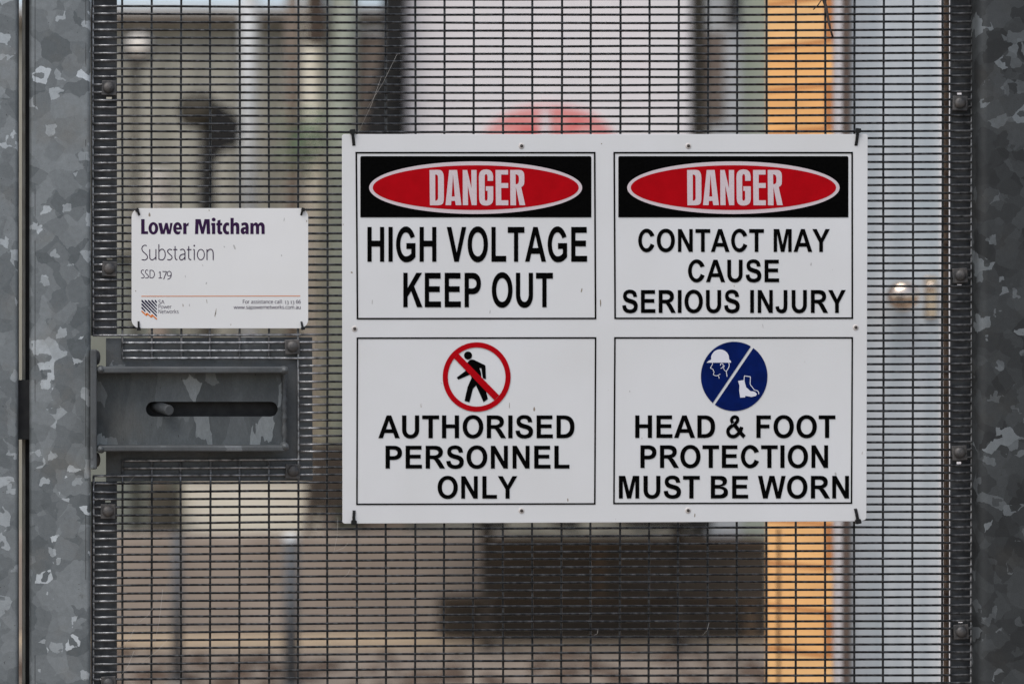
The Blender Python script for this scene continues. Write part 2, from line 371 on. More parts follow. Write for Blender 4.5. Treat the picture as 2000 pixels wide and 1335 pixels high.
def pxpoly(mb, conts, y, y1=None):
    return mb.poly([[(at(a, b, y).x, at(a, b, y).z) for a, b in c] for c in conts], y, y1)


# ------------------------------------------------------------------ the ground
gm = mat('gravel ground', srgb(118, 107, 96), .95, 0, srgb(156, 142, 127), 14, 8, bump=.8, bscale=60)
g = MB(); g.add([(-80, -40, 0), (80, -40, 0), (80, 90, 0), (-80, 90, 0)], [(0, 1, 2, 3)])
tag(g.build('ground', gm), kind='structure')
pm = mat('tan concrete', srgb(166, 146, 120), .9, 0, srgb(180, 160, 134), 6, 6)
g = MB(); g.box(-9, 3.6, 7.75, 8.25, -.02, .012)
tag(g.build('path', pm), kind='structure')
dm = mat('dark soil clod', srgb(68, 55, 46), .95, 0, srgb(102, 84, 70), 18, 8)
soil = MB()
for i in range(520):
    x, y = random.uniform(-3.6, 3.6), random.uniform(5.6, 7.5); r = random.uniform(.012, .05) * random.choice((1, 1, 1.7))
    n = 7; ring = []
    for k in range(n):
        a = 2 * math.pi * k / n; q = r * random.uniform(.7, 1.2); ring.append((x + q * math.cos(a), y + q * math.sin(a), 0.001))
    ring += [(x + (p[0] - x) * .55, y + (p[1] - y) * .55, r * .55) for p in ring]
    soil.add(ring, [(k, (k + 1) % n, n + (k + 1) % n, n + k) for k in range(n)] + [tuple(n + k for k in range(n))], True)
tag(soil.build('gravel', dm), 'loose dark stones and leaf litter on the ground beyond the gate', 'gravel', kind='stuff')

# ------------------------------------------------------------------ the gate
ZB, ZT = 0.08, 2.46
gate = thing('mesh_gate', 'grey galvanised steel gate with welded wire mesh infill', 'gate', (0, 0, 0))
def post_profile(mb, x0, x1, y0, y1, z0, z1, r, n=6):
    c = []
    for (cx, cy, a) in ((x1 - r, y1 - r, 0), (x0 + r, y1 - r, 90), (x0 + r, y0 + r, 180), (x1 - r, y0 + r, 270)):
        for k in range(n + 1):
            t = math.radians(a + 90 * k / n); c.append((cx + r * math.cos(t), cy + r * math.sin(t)))
    m = len(c)
    mb.add([(p[0], p[1], z0) for p in c] + [(p[0], p[1], z1) for p in c],
           [(i, (i + 1) % m, m + (i + 1) % m, m + i) for i in range(m)], True)
    mb.add([(p[0], p[1], z1) for p in c] + [(p[0], p[1], z0) for p in c], [tuple(range(m)), tuple(reversed(range(m, 2 * m)))])
    return mb
yl = -.016
st = post_profile(MB(), at(57, 0, yl).x, at(177.5, 0, yl).x, yl, .03, ZB, ZT, .0085)
o = st.build('stile', M['galv'], gate); o['label'] = 'pale spangled latch stile'
yr = -.037
st = post_profile(MB(), at(1914, 0, yr).x, at(1914, 0, yr).x + .115, yr, .03, ZB, ZT, .014)
o = st.build('stile', M['galv_dark'], gate); o['label'] = 'darker hinge stile'
for z0, z1 in ((ZB + .0, ZB + .05), (ZT - .05, ZT)):
    MB().box(at(177.9, 0).x, at(1899, 0, 0).x, .008, .03, z0, z1).build('rail', M['galv'], gate, .002)

# mesh: front horizontals, back verticals, cut out round the lock
RW = .00199
def rowY(k, x):      # photo row of wire k at photo column x
    t = (x - 182) / 1715
    y0 = 12 + 2.6 * math.sin(math.pi * t); pitch = 15.29 + (15.18 - 15.29) * t - .06 * math.sin(math.pi * t)
    return y0 + pitch * k
wires = MB()
XR = [182 + 57.17 * n for n in range(31)]
k0 = -int((ZT - .02 - at(0, 12).z) / (15.2 * K)); k1 = int((at(0, 12).z - ZB - .02) / (15.2 * K))
jit = {k: (random.uniform(-.45, .45), random.uniform(0, 6.28), random.uniform(.15, .55)) for k in range(k0, k1 + 1)}
def hwire(k, xa, xb):
    a, ph, am = jit[k]; n = max(3, int((xb - xa) / 28)); pts = []
    for i in range(n + 1):
        x = xa + (xb - xa) * i / n
        p = at(x, rowY(k, x) + a + am * math.sin(x * .0065 + ph) + am * .35 * math.sin(x * .021 + 2 * ph), 0)
        d = .0006 * math.sin(x * .011 + ph)
        if x - 182 < 50: d += (1 - (x - 182) / 50) * .0012
        if 1897 - x < 50: d += (1 - (1897 - x) / 50) * .0012
        pts.append((p.x, d, p.z))
    wires.tube(pts, RW, 8)
for k in range(k0, k1 + 1):
    y = 12 + 15.29 * k
    if k in (43, 44, 45): hwire(k, 240, 1897)
    elif 46 <= k <= 57: hwire(k, 585, 1897)
    elif k in (58, 59): hwire(k, 240, 1897)
    else: hwire(k, 181.5, 1897.5)
def vwire(n, za, zb):
    x = XR[n] + random.uniform(-.5, .5); ph = random.uniform(0, 6); m = max(3, int((zb - za) / .05)); pts = []
    for i in range(m + 1):
        z = za + (zb - za) * i / m
        p = at(x + .5 * math.sin(z * 9 + ph) - (1.6 * (CZ - z) / 1.16 * (n / 30) if True else 0), 0, .003)
        pts.append((p.x, .0031, z))
    wires.tube(pts, RW * .97, 8)
zr = lambda k, x: at(0, rowY(k, x)).z
for n in range(31):
    x = XR[n]
    if n == 0: cuts = (42, 60)
    elif n == 1: cuts = None
    elif 2 <= n <= 6: cuts = (45, 58)
    else: cuts = None
    if n == 1:
        vwire(n, zr(45, x) - .001, ZT - .01); vwire(n, ZB + .01, zr(58, x) + .001)
    elif cuts:
        vwire(n, zr(cuts[0], x) - .001, ZT - .01); vwire(n, ZB + .01, zr(cuts[1], x) + .001)
    else: vwire(n, ZB + .01, ZT - .01)
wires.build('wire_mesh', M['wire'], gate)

# clamp bars behind the mesh edge, with the square-headed clamps in front
BY = .0068
def clamp_bar(x0, x1, z0, z1, slots):
    cont = [[(x0, z0), (x1, z0), (x1, z1), (x0, z1)]]
    for (sx, sz, w, h) in slots:
        if z0 < sz < z1: cont.append([(sx - w, sz - h), (sx + w, sz - h), (sx + w, sz + h), (sx - w, sz + h)])
    mb = MB(); mb.poly(cont, BY, BY + .006); mb.build('clamp_bar', M['bar'], gate)
CL = [(213, 172, 1), (214, 525, -1), (211, 998, -1), (212, 1334, 1)]
CR = [(1875, 202, -1), (1875, 538, 1), (1874, 884, 1), (1877, 1233, -1)]
hs_ = lambda lst: [(at(x, 0, BY).x, at(0, y + s * 19.5, BY).z, 5.5 * K, 2.4 * K) for x, y, s in lst]
xa, xb = at(178, 0, BY).x, at(228.5, 0, BY).x
clamp_bar(xa, xb, at(0, 655, BY).z, ZT - .05, hs_(CL)); clamp_bar(xa, xb, ZB + .05, at(0, 940, BY).z, hs_(CL))
xa, xb = at(1858, 0, BY).x, at(1899, 0, BY).x
clamp_bar(xa, xb, ZB + .05, ZT - .05, hs_(CR))
def clamp(px, py, rot=0):
    c = at(px, py, -.004); h = 14.5 * K
    q = []
    for sx, sz in ((-1, -1), (1, -1), (1, 1), (-1, 1)):
        x, z = sx * h, sz * h; q.append((c.x + x * math.cos(rot) - z * math.sin(rot), c.z + x * math.sin(rot) + z * math.cos(rot)))
    o = MB().poly([q], -.0062, -.0022).build('clamp_plate', M['bolt'], gate, .0012)
    b = MB().lathe((c.x + random.uniform(-.0008, .0008), -.0061, c.z + .0005), (0, -1, 0), [(0, .0098), (.0022, .0096), (.0042, .0080), (.0056, .0052), (.0063, .0022), (.0064, 0)])
    b.lathe((c.x, -.0022, c.z), (0, 1, 0), [(0, .004), (.018, .004), (.018, 0)], 10)
    b.build('bolt_head', M['bolt'], o)
for x, y, s in CL + CR + [(571, 677, 0), (572, 920, 0)]: clamp(x, y, random.uniform(-.06, .06))
for z in (at(0, -190).z, at(0, -560).z, at(0, 1690).z):
    for x in (212, 1876): 
        if ZB + .08 < z < ZT - .08: clamp(x, 667.5 - (z - CZ) / K, .03)

# ------------------------------------------------------------------ the lock box (a part of the gate)
bp = MB(); pxpoly(bp, [[(207, 660), (610, 658), (611, 938), (207, 940)]], BY, BY + .007)
lock = bp.build('lock_box', M['galv_flange'], gate, .001)
fy = -.020
fp = MB(); slot = []
for i in range(17): a = math.radians(90 + 180 * i / 16); slot.append((299.5 + 14.5 * math.cos(a), 798.5 - 14.5 * math.sin(a)))
for i in range(17): a = math.radians(-90 + 180 * i / 16); slot.append((528.5 + 14.5 * math.cos(a), 798.5 - 14.5 * math.sin(a)))
pxpoly(fp, [[(189, 722), (556, 722), (556, 876), (189, 876)], slot], fy, fy + .008)
fp.build('face_plate', M['galv_lock'], lock)
p, q = at(192, 730, fy + .008), at(556, 868, fy + .008)
rt = MB()
for a0, a1, c0, c1 in ((p.x, q.x, p.z - .006, p.z), (p.x, q.x, q.z, q.z + .006), (p.x, p.x + .006, q.z + .006, p.z - .006), (q.x - .006, q.x, q.z + .006, p.z - .006)): rt.box(a0, a1, fy + .0082, .0066, c0, c1)
rt.build('side_return', M['galv_flange'], lock)
ff = -.062
def flange(a, b, x0, x1): 
    p, q = at(x0, a, ff), at(x1, b, ff)
    return MB().box(p.x, q.x, ff, .0065, q.z, p.z)
flange(716, 728.5, 197, 557).build('flange', M['galv_flange'], lock, .0025, 3)
flange(870, 881.5, 197, 557).build('flange', M['galv_flange'], lock, .0025, 3)
p, q = at(176.5, 682, ff), at(189.5, 916, ff)
MB().box(p.x, q.x, ff - .001, .004, q.z, p.z).build('end_bar', M['galv_flange'], lock, .0025, 3)
wl = MB(); pts = [(at(553 + random.uniform(-1, 1), 726 + i * 4, 0).x, fy - .002, at(0, 726 + i * 4, fy).z) for i in range(38)]
wl.tube(pts, [.0042 + random.uniform(-.0007, .0007) for _ in pts], 8)
wl.build('weld_bead', M['galv_flange'], lock)
for (a, b) in ((197, 722), (197, 877), (556, 723), (557, 872)):
    c = at(a, b, ff); wl = MB(); wl.lathe((c.x, ff - .003, c.z), (0, 1, 0), [(0, 0), (.0015, .0045), (.006, .007), (.03, .0075)], 12); wl.build('weld_bead', M['galv_flange'], lock)
for py in (698, 897):
    c = at(189, py, -.012)
    MB().lathe((c.x, -.012, c.z), (1, 0, 0), [(0, .0125), (.002, .0122), (.0045, .0095), (.006, .004), (.0062, 0)]).build('rivet', M['bolt'], lock)
a, b = at(303, 792, .002), at(331, 801, -.046)
d = (b - a)
pn = MB().tube([a, a + d * .5, a + d * .96, b], [.0088, .0088, .0088, .0082], 20); pn.build('slide_pin', M['galv_flange'], lock, .0008)
p, q = at(200, 770, .0), at(550, 830, .0)
MB().box(p.x, q.x, .0035, .0066, q.z, p.z).build('slide_bolt', M['dark_gap'], lock, .001)
p, q = at(30, 742, -.004), at(60, 858, -.004)
MB().box(p.x, q.x, -.004, .025, q.z, p.z).build('latch_tongue', M['dark_gap'], lock, .001)

# latch edge: pale lip and dark stop strip behind the stile
p, q = at(49.5, 0, .034), at(64, 0, .034)
MB().box(p.x, q.x, .034, .05, ZB, ZT).build('stop_strip', M['dark_gap'], gate, .001)
p, q = at(43, 0, .042), at(50.5, 0, .042)
MB().box(p.x, q.x, .040, .044, ZB, ZT).build('stop_lip', M['pale_edge'], gate, .002)

# ------------------------------------------------------------------ the fixed post left of the gate
gp = thing('gate_post', 'spangled galvanised steel post left of the gap beside the gate', 'post', (at(-40, 0).x, 0, 0))
yl2 = -.03
post_profile(MB(), at(35, 0, yl2).x - .13, at(35, 0, yl2).x, yl2, .05, 0, 2.6, .006).build('post_tube', M['galv_post'], gp)
MB().box(at(35, 0, yl2).x - .135, at(35, 0, yl2).x + .005, yl2 - .005, .055, 2.6, 2.612).build('post_cap', M['galv_post'], gp, .003)

# ------------------------------------------------------------------ rusty rod behind the mesh on the right
rr = MB(); yy = .10
rr.tube([(at(1848 + .5 * math.sin(i * .8), 0, yy).x, yy, .0 + i * .12) for i in range(22)], 5.4 * K, 12)
tag(rr.build('steel_rod', M['rust']), 'rusty brown upright rod just behind the right edge of the mesh', 'rod')

# ------------------------------------------------------------------ the big white board
PY0, PY1 = -.0078, -.0046
board = thing('danger_board', 'large white board with four black-bordered danger and safety notices', 'safety sign', at(1181, 1020, PY1))
bp = MB()
pxpoly(bp, [[(671, 262), (1692, 262), (1695, 265), (1692.5, 1010), (1690, 1014.5), (1679, 1017.5), (672, 1022), (669, 1019), (668, 265)]], PY0, PY1)
bp.build('panel', M['board'], board, .0007)
L1 = PY0 - .0008; L2 = L1 - .0003; L3 = L1 - .0006; L4 = L1 - .0009
def frame(c, w):
    (a, b, e, f) = c   # TL TR BR BL
    inner = [(a[0] + w, a[1] + w), (b[0] - w, b[1] + w), (e[0] - w, e[1] - w), (f[0] + w, f[1] - w)]
    return [[a, b, e, f], inner]
def border(c, w, label):
    m = MB(); pxpoly(m, frame(c, w), L1); o = m.build('notice_border', M['black'], board); o['label'] = label; return o
DG = [
 [[(85, 115), (230, 112)] + smooth([(230, 112), (300, 125), (340, 180), (351, 260)])[1:] + smooth([(352, 640), (342, 715), (308, 757), (240, 770)]) + [(92, 770)], [(190, 200), (215, 201), (235, 215), (243, 250), (245, 640), (235, 670), (212, 685), (192, 685)]],
 [[(450, 115), (598, 115), (677, 768), (572, 768), (560, 688), (492, 688), (485, 768), (382, 768)], [(522, 200), (555, 608), (497, 608)]],
 [[(702, 115), (785, 115), (866, 455), (862, 115), (960, 115), (963, 768), (870, 768), (796, 400), (802, 768), (705, 768)]],
 [smooth([(1135, 105), (1065, 118), (1018, 165), (1003, 240)]) + smooth([(1008, 640), (1022, 715), (1065, 762), (1140, 775), (1210, 760), (1255, 718), (1270, 650)]) + [(1270, 418), (1132, 418), (1132, 502), (1165, 502), (1165, 650), (1155, 680), (1140, 688), (1120, 680), (1112, 650), (1110, 240), (1118, 203), (1138, 190), (1158, 203), (1165, 240), (1165, 317), (1268, 315)] + smooth([(1268, 230), (1250, 160), (1206, 118), (1140, 105)])[:-1]],
 [[(1312, 115), (1545, 115), (1545, 200), (1417, 200), (1417, 358), (1548, 358), (1548, 448), (1417, 448), (1420, 678), (1550, 678), (1550, 770), (1320, 770)]],
 [[(1585, 115), (1740, 113)] + smooth([(1740, 113), (1800, 124), (1838, 165), (1848, 230)])[1:] + smooth([(1848, 330), (1838, 390), (1790, 435)]) + [(1865, 768), (1760, 768), (1692, 430), (1693, 770), (1590, 770)], [(1685, 195), (1715, 200), (1738, 220), (1748, 260), (1748, 320), (1738, 360), (1715, 378), (1687, 380)]],
]
def danger(par, dx, hx0, hx1, ox0, ox1, ix0, ix1):
    h = MB(); r = 3.2
    c = [(hx0 + r - r * math.cos(math.radians(a)), 305 + r - r * math.sin(math.radians(a))) for a in (0, 30, 60, 90)] + \
        [(hx1 - r + r * math.sin(math.radians(a)), 305 + r - r * math.cos(math.radians(a))) for a in (0, 30, 60, 90)] + [(hx1, 424.4), (hx0, 424.4)]
    pxpoly(h, [c], L1); h.build('header_band', M['black'], par)
    e = lambda x0, x1, y0, y1: arc((x0 + x1) / 2, (y0 + y1) / 2, (x1 - x0) / 2, (y1 - y0) / 2, 0, 357, 119)
    m = MB(); pxpoly(m, [e(ox0, ox1, 315.3, 417.8)], L2); m.build('oval_rim', M['pink'], par)
    m = MB(); pxpoly(m, [e(ix0, ix1, 322.8, 410)], L3); m.build('red_oval', M['red'], par)
    m = MB()
    for gl in DG: pxpoly(m, [[(830 + dx + a / 9.524, 320 + b / 9.524) for a, b in c] for c in gl], L4)
    m.build('heading', M['pink'], par)
def lines(par, ls):
    for t in ls:
        m = MB(); caps(m, *t, L1); m.build('lettering', M['black'], par)
n1 = border([(694.2, 296.7), (1163.1, 296.7), (1164.8, 623.2), (696.6, 623.6)], 3.2, 'high voltage keep out notice')
danger(n1, 0, 703.8, 1155, 721, 1137, 728, 1130.4)
lines(n1, [('HIGH VOLTAGE', 717.6, 1146.8, 443.1, 510.9), ('KEEP OUT', 787.7, 1079.9, 532.5, 599.7)])
n2 = border([(1198, 296.7), (1666, 296.7), (1666.3, 622.6), (1199.8, 623)], 3.2, 'contact may cause serious injury notice')
danger(n2, 503, 1207.7, 1657, 1225, 1639.8, 1232, 1633)
lines(n2, [('CONTACT MAY', 1246.5, 1620.8, 447.2, 491.8), ('CAUSE', 1343.8, 1521.8, 507, 550.8), ('SERIOUS INJURY', 1215.3, 1652.1, 566.1, 610.8)])
n3 = border([(696.5, 658.6), (1164.8, 658), (1163.2, 984.6), (695.6, 985.6)], 3.0, 'authorised personnel only notice')
lines(n3, [('AUTHORISED', 738.9, 1122.1, 810.6, 855.1), ('PERSONNEL', 753, 1112.3, 869.8, 914.3), ('ONLY', 854.7, 1010.4, 929.1, 973)])
n4 = border([(1199.5, 658), (1666.2, 657.8), (1664.6, 983.2), (1197.6, 984)], 3.0, 'head and foot protection notice')
lines(n4, [('HEAD & FOOT', 1240.6, 1631.8, 810.6, 854.6), ('PROTECTION', 1250.8, 1617.4, 868.9, 913.1), ('MUST BE WORN', 1208.7, 1658.2, 928.5, 972.7)])
# walking figure under a red prohibition ring
z3 = lambda l: [(840 + a / 8.9, 660 + b / 8.9) for a, b in l]
m = MB()
pxpoly(m, [z3(arc(660, 301, 70, 70, 0, 350, 35))], L1)
pxpoly(m, [z3(smooth([(648, 425), (690, 382), (735, 370), (780, 384)]) + [(955, 468), (963, 480), (972, 712), (916, 694), (890, 518), (858, 520), (885, 600), (892, 690), (920, 800), (970, 915), (1005, 1055), (930, 1112), (800, 822), (745, 877), (685, 1112), (598, 1090), (652, 848), (722, 685), (695, 632), (492, 720), (463, 684), (620, 565), (640, 480)])], L1)
m.build('walking_figure', M['black'], n3)
m = MB(); pxpoly(m, [arc(931, 735.8, 66.3, 67.7, 0, 357, 119), arc(931, 735.8, 56.3, 57.6, 0, 357, 119)], L2)
pxpoly(m, [z3([(495, 272), (1200, 992), (1118, 1076), (420, 352)])], L2 - .0002)
m.build('prohibition_ring', M['red'], n3)
# blue mandatory disc
z4 = lambda l: [(1350 + a / 8.612, 655 + b / 8.612) for a, b in l]
m = MB()
def seg(side):
    out = []
    p, q = (((1005, 180), (363, 1133)) if side < 0 else ((1045, 208), (398, 1160)))
    pts = arc(723, 685.5, 560, 582.5, 0, 358, 179)
    dx, dy = q[0] - p[0], q[1] - p[1]
    keep = [t for t in pts if side * ((t[0] - p[0]) * -dy + (t[1] - p[1]) * dx) < 0]
    keep.sort(key=lambda t: (math.atan2(t[1] - 685.5, t[0] - 723) - (math.radians(-58) if side > 0 else math.radians(122))) % (2 * math.pi))
    return keep + ([q, p] if side > 0 else [p, q])
pxpoly(m, [z4(seg(1))], L1); pxpoly(m, [z4(seg(-1))], L1)
m.build('blue_disc', M['blue'], n4)
m = MB()
pxpoly(m, [z4(smooth([(258, 455), (300, 420), (335, 402), (338, 345), (375, 280), (425, 245), (485, 233), (545, 245), (595, 280), (628, 330), (640, 400), (662, 420), (672, 455)]))], L2)
for ln, w in (([(355, 455), (358, 478), (340, 515), (323, 545), (345, 555), (370, 570), (372, 592), (385, 610), (380, 630), (373, 650), (395, 670), (435, 674), (470, 655), (488, 645)], 10), ([(455, 668), (465, 695), (472, 722)], 10),
              ([(630, 455), (640, 490), (628, 540), (592, 605), (598, 650), (602, 690)], 12), ([(560, 500), (545, 545), (560, 580), (590, 602)], 9),
              ([(493, 505), (497, 475), (520, 470), (538, 490), (535, 520), (515, 545), (495, 548)], 11)):
    pxpoly(m, [z4(stroke(ln, w))], L2 - .0001 * w)
m.build('helmet_symbol', M['pale_blue'], n4)
m = MB()
pxpoly(m, [z4([(788, 762), (895, 745), (905, 800), (925, 870), (1000, 935), (1050, 938), (1085, 955), (1105, 985), (1085, 1015), (1010, 1030), (950, 1018), (912, 1012), (905, 1038), (825, 1042), (808, 930), (812, 840)])], L2)
pxpoly(m, [z4(stroke([(892, 790), (890, 720), (898, 674)], 13, 3))], L2 - .0001)
pxpoly(m, [z4(stroke([(893, 676), (945, 684), (998, 692)], 13, 3))], L2 - .0002)
pxpoly(m, [z4(stroke([(996, 690), (993, 760), (994, 822), (1030, 870), (1068, 915), (1110, 925), (1135, 955), (1135, 985)], 12, 4))], L2 - .0003)
m.build('boot_symbol', M['pale_blue'], n4)
for i, (x, y) in enumerate([(1018.5, 285), (1344.5, 285), (692.5, 641.5), (1671.5, 639), (1018.5, 996.5), (1344, 996)]):
    c = at(x, y, L1)
    h = MB().lathe((c.x, PY0 - .0001, c.z), (0, -1, 0), [(0, .0050), (.0008, .0046), (.0011, .0028)], 16); o = h.build('screw_hole', M['rim'], board)
    MB().lathe((c.x + .0003, PY0 - .0009, c.z - .0003), (0, -1, 0), [(0, .0027), (.0004, .0026), (.0004, 0)], 14).build('hole_bore', M['hole'], o)

M['scuff'] = mat('brown scuff', (.26, .22, .16), .8); M['grey_scuff'] = mat('grey scuff', (.46, .45, .44), .8)
def scuff(par, y, x, yy, w, h, lean=0, mt='scuff'):
    m = MB(); pxpoly(m, [[(x - w / 2 + lean, yy - h / 2), (x + w * .2 + lean, yy - h * .55), (x + w / 2 + lean * .2, yy), (x + w * .3 - lean, yy + h / 2), (x - w * .4 - lean, yy + h * .3)]], y); m.build('scuff', M[mt], par)
for a in ((1136, 567, 2, 8, 1), (1173, 591, 2.4, 11, 0), (687, 532, 4, 3, 0), (957, 609, 1.6, 7, .5, 'grey_scuff'), (1357, 1006, 2, 7, .4), (1175, 281, 2.2, 2.2), (995, 792, 1, 11, .2), (1490, 637, 1.4, 8, -.5, 'grey_scuff'), (1584, 516, 2, 6, .5, 'grey_scuff'), (1632, 925, 4, 6, 0, 'grey_scuff'), (1173, 596, 1.5, 6), (862, 748, 2, 2, 0, 'grey_scuff'), (1230, 764, 2, 3, 0, 'grey_scuff'), (727, 590, 1.5, 9, .3, 'grey_scuff')):
    scuff(board, PY0 - .0003, *a)

# ------------------------------------------------------------------ the small station plate
QY0, QY1 = -.0062, -.0040
plate = thing('name_plate', 'small white rounded plate naming the substation in purple, hung above the lock box', 'sign', at(430, 641, QY1))
c = []
for cx, cy, a in ((257 + 17, 641 - 17, 180), (602 - 17, 641 - 17, 270), (602 - 17, 406.5 + 17, 0), (257 + 17, 406.5 + 17, 90)):
    for k in range(9):
        t = math.radians(a + 90 * k / 8); c.append((cx + 17 * math.cos(t), cy - 17 * math.sin(t)))
bp = MB(); pxpoly(bp, [c], QY0, QY1); bp.build('panel', M['plate'], plate, .0004)
T1 = QY0 - .0003
z6 = lambda l: [(260 + a / 7.143, 415 + b / 7.143) for a, b in l]
m = MB()
ell = lambda cx, cy, rx, ry, a0=0, a1=354, n=44: arc(cx, cy, rx, ry, a0, a1, n)
for gl in (
  [[(112, 92), (160, 92), (160, 262), (208, 262), (208, 300), (112, 300)]],
  [ell(282, 220, 68, 86), ell(282, 220, 24, 50)],
  [[(350, 145), (400, 145), (421, 246), (447, 145), (482, 145), (506, 246), (516, 145), (552, 145), (522, 300), (474, 300), (458, 228), (438, 300), (384, 300)]],
  [arc(620, 221, 62, 86, 12, -305, 44) + [(664, 256), (640, 266), (616, 262), (604, 250), (602, 238)], [(602, 208)] + arc(622, 208, 20, 34, 180, 360, 12) + [(642, 208)]],
  [[(698, 145), (738, 145), (743, 165), (757, 149), (777, 141), (772, 186), (757, 184), (745, 196), (745, 300), (698, 300)]],
  [[(862, 300), (869, 92), (942, 92), (969, 205), (996, 92), (1067, 92), (1076, 300), (1027, 300), (1022, 150), (986, 298), (950, 298), (913, 150), (908, 300)]],
  [[(1090, 145), (1146, 145), (1146, 300), (1100, 300), (1100, 180), (1090, 180)]], [ell(1124, 98, 27, 26)],
  [smooth([(1175, 270), (1190, 297), (1218, 304), (1243, 298)]) + [(1243, 265), (1228, 268), (1219, 255), (1219, 180), (1243, 180), (1243, 145), (1219, 145), (1219, 100), (1178, 110), (1176, 145), (1160, 147), (1160, 180), (1175, 180)]],
  [arc(1312, 222, 62, 84, -62, -298, 36) + [(1334, 258)] + smooth([(1330, 262), (1312, 262), (1298, 240), (1296, 215), (1304, 188), (1320, 180), (1336, 188)])],
  [[(1358, 75), (1403, 75), (1403, 152)] + smooth([(1403, 152), (1425, 138), (1455, 140), (1476, 162), (1482, 200)])[1:] + [(1482, 300), (1436, 300), (1436, 205), (1429, 183), (1416, 181), (1403, 192), (1403, 300), (1358, 300)]],
  [smooth([(1510, 150), (1550, 137), (1592, 146), (1612, 185)]) + [(1612, 300), (1572, 300), (1568, 284)] + smooth([(1568, 284), (1545, 303), (1513, 293), (1500, 258), (1508, 224), (1535, 206), (1567, 202)])[1:] + smooth([(1567, 192), (1560, 178), (1545, 176), (1514, 188)]), [(1568, 232), (1551, 236), (1544, 252), (1552, 267), (1568, 257)]],
  [[(1635, 145), (1672, 145), (1678, 160)] + smooth([(1678, 160), (1705, 138), (1732, 145), (1745, 162), (1770, 139), (1808, 142), (1832, 175), (1835, 210)])[1:] + [(1836, 300), (1791, 300), (1790, 200), (1782, 182), (1770, 181), (1758, 192), (1758, 300), (1713, 300), (1713, 200), (1706, 182), (1695, 181), (1681, 192), (1681, 300), (1635, 300)]],
): pxpoly(m, [z6(c) for c in gl], T1)
m.build('heading', M['purple'], plate)
def hand(strokes, w):
    m = MB()
    for i, c in enumerate(strokes): pxpoly(m, [z6(stroke(c, w, 5))], T1 - .00002 * i)
    return m
m = hand([[(190, 462), (160, 455), (132, 473), (122, 505), (135, 540), (168, 570), (196, 602), (196, 638), (165, 660), (118, 655)],
  [(232, 510), (232, 620), (243, 650), (268, 659), (298, 642), (317, 618)], [(318, 510), (318, 585), (318, 661)], [(359, 440), (359, 550), (359, 652)],
  [(360, 545), (385, 515), (415, 512), (440, 540), (448, 588), (436, 636), (405, 659), (359, 650)],
  [(541, 520), (510, 511), (484, 526), (484, 553), (510, 580), (537, 605), (541, 635), (515, 658), (475, 654)],
  [(585, 468), (585, 560), (585, 620), (594, 650), (618, 656)], [(560, 516), (590, 516), (618, 516)],
  [(655, 521), (688, 511), (715, 525), (723, 560), (723, 600), (723, 661)], [(722, 579), (682, 583), (655, 603), (648, 636), (666, 658), (698, 650), (722, 622)],
  [(775, 468), (775, 560), (775, 620), (784, 650), (810, 656)], [(750, 516), (780, 516), (812, 516)], [(838, 516), (846, 516), (854, 516)], [(853, 512), (853, 590), (853, 661)],
  [(1030, 511), (1030, 585), (1030, 661)], [(1031, 548), (1058, 517), (1090, 512), (1111, 537), (1117, 580), (1117, 620), (1117, 661)]], 12.5)
pxpoly(m, [z6(ell(853, 461, 12, 12, n=20))], T1); pxpoly(m, [z6(ell(945, 586, 55, 78)), z6(ell(945, 586, 42.5, 66))], T1)
m.build('lettering', M['purple'], plate)
SS = [(150, 806), (127, 800), (114, 818), (116, 840), (138, 862), (155, 884), (149, 906), (112, 911)]
m = hand([SS, [(a + 58, b) for a, b in SS], [(235, 800), (235, 850), (235, 913)], [(232, 805), (268, 806), (293, 832), (297, 865), (285, 898), (262, 910), (232, 909)],
  [(358, 838), (366, 832), (378, 824)], [(378, 822), (378, 870), (378, 913)], [(355, 912), (378, 912), (402, 912)], [(410, 822), (438, 822), (466, 822)], [(466, 820), (448, 870), (425, 932)],
  [(531, 850), (530, 885), (512, 915), (478, 931)]], 9.5)
pxpoly(m, [z6(ell(503, 852, 33, 38)), z6(ell(503, 852, 23.5, 28.5))], T1)
m.build('lettering', M['purple'], plate)
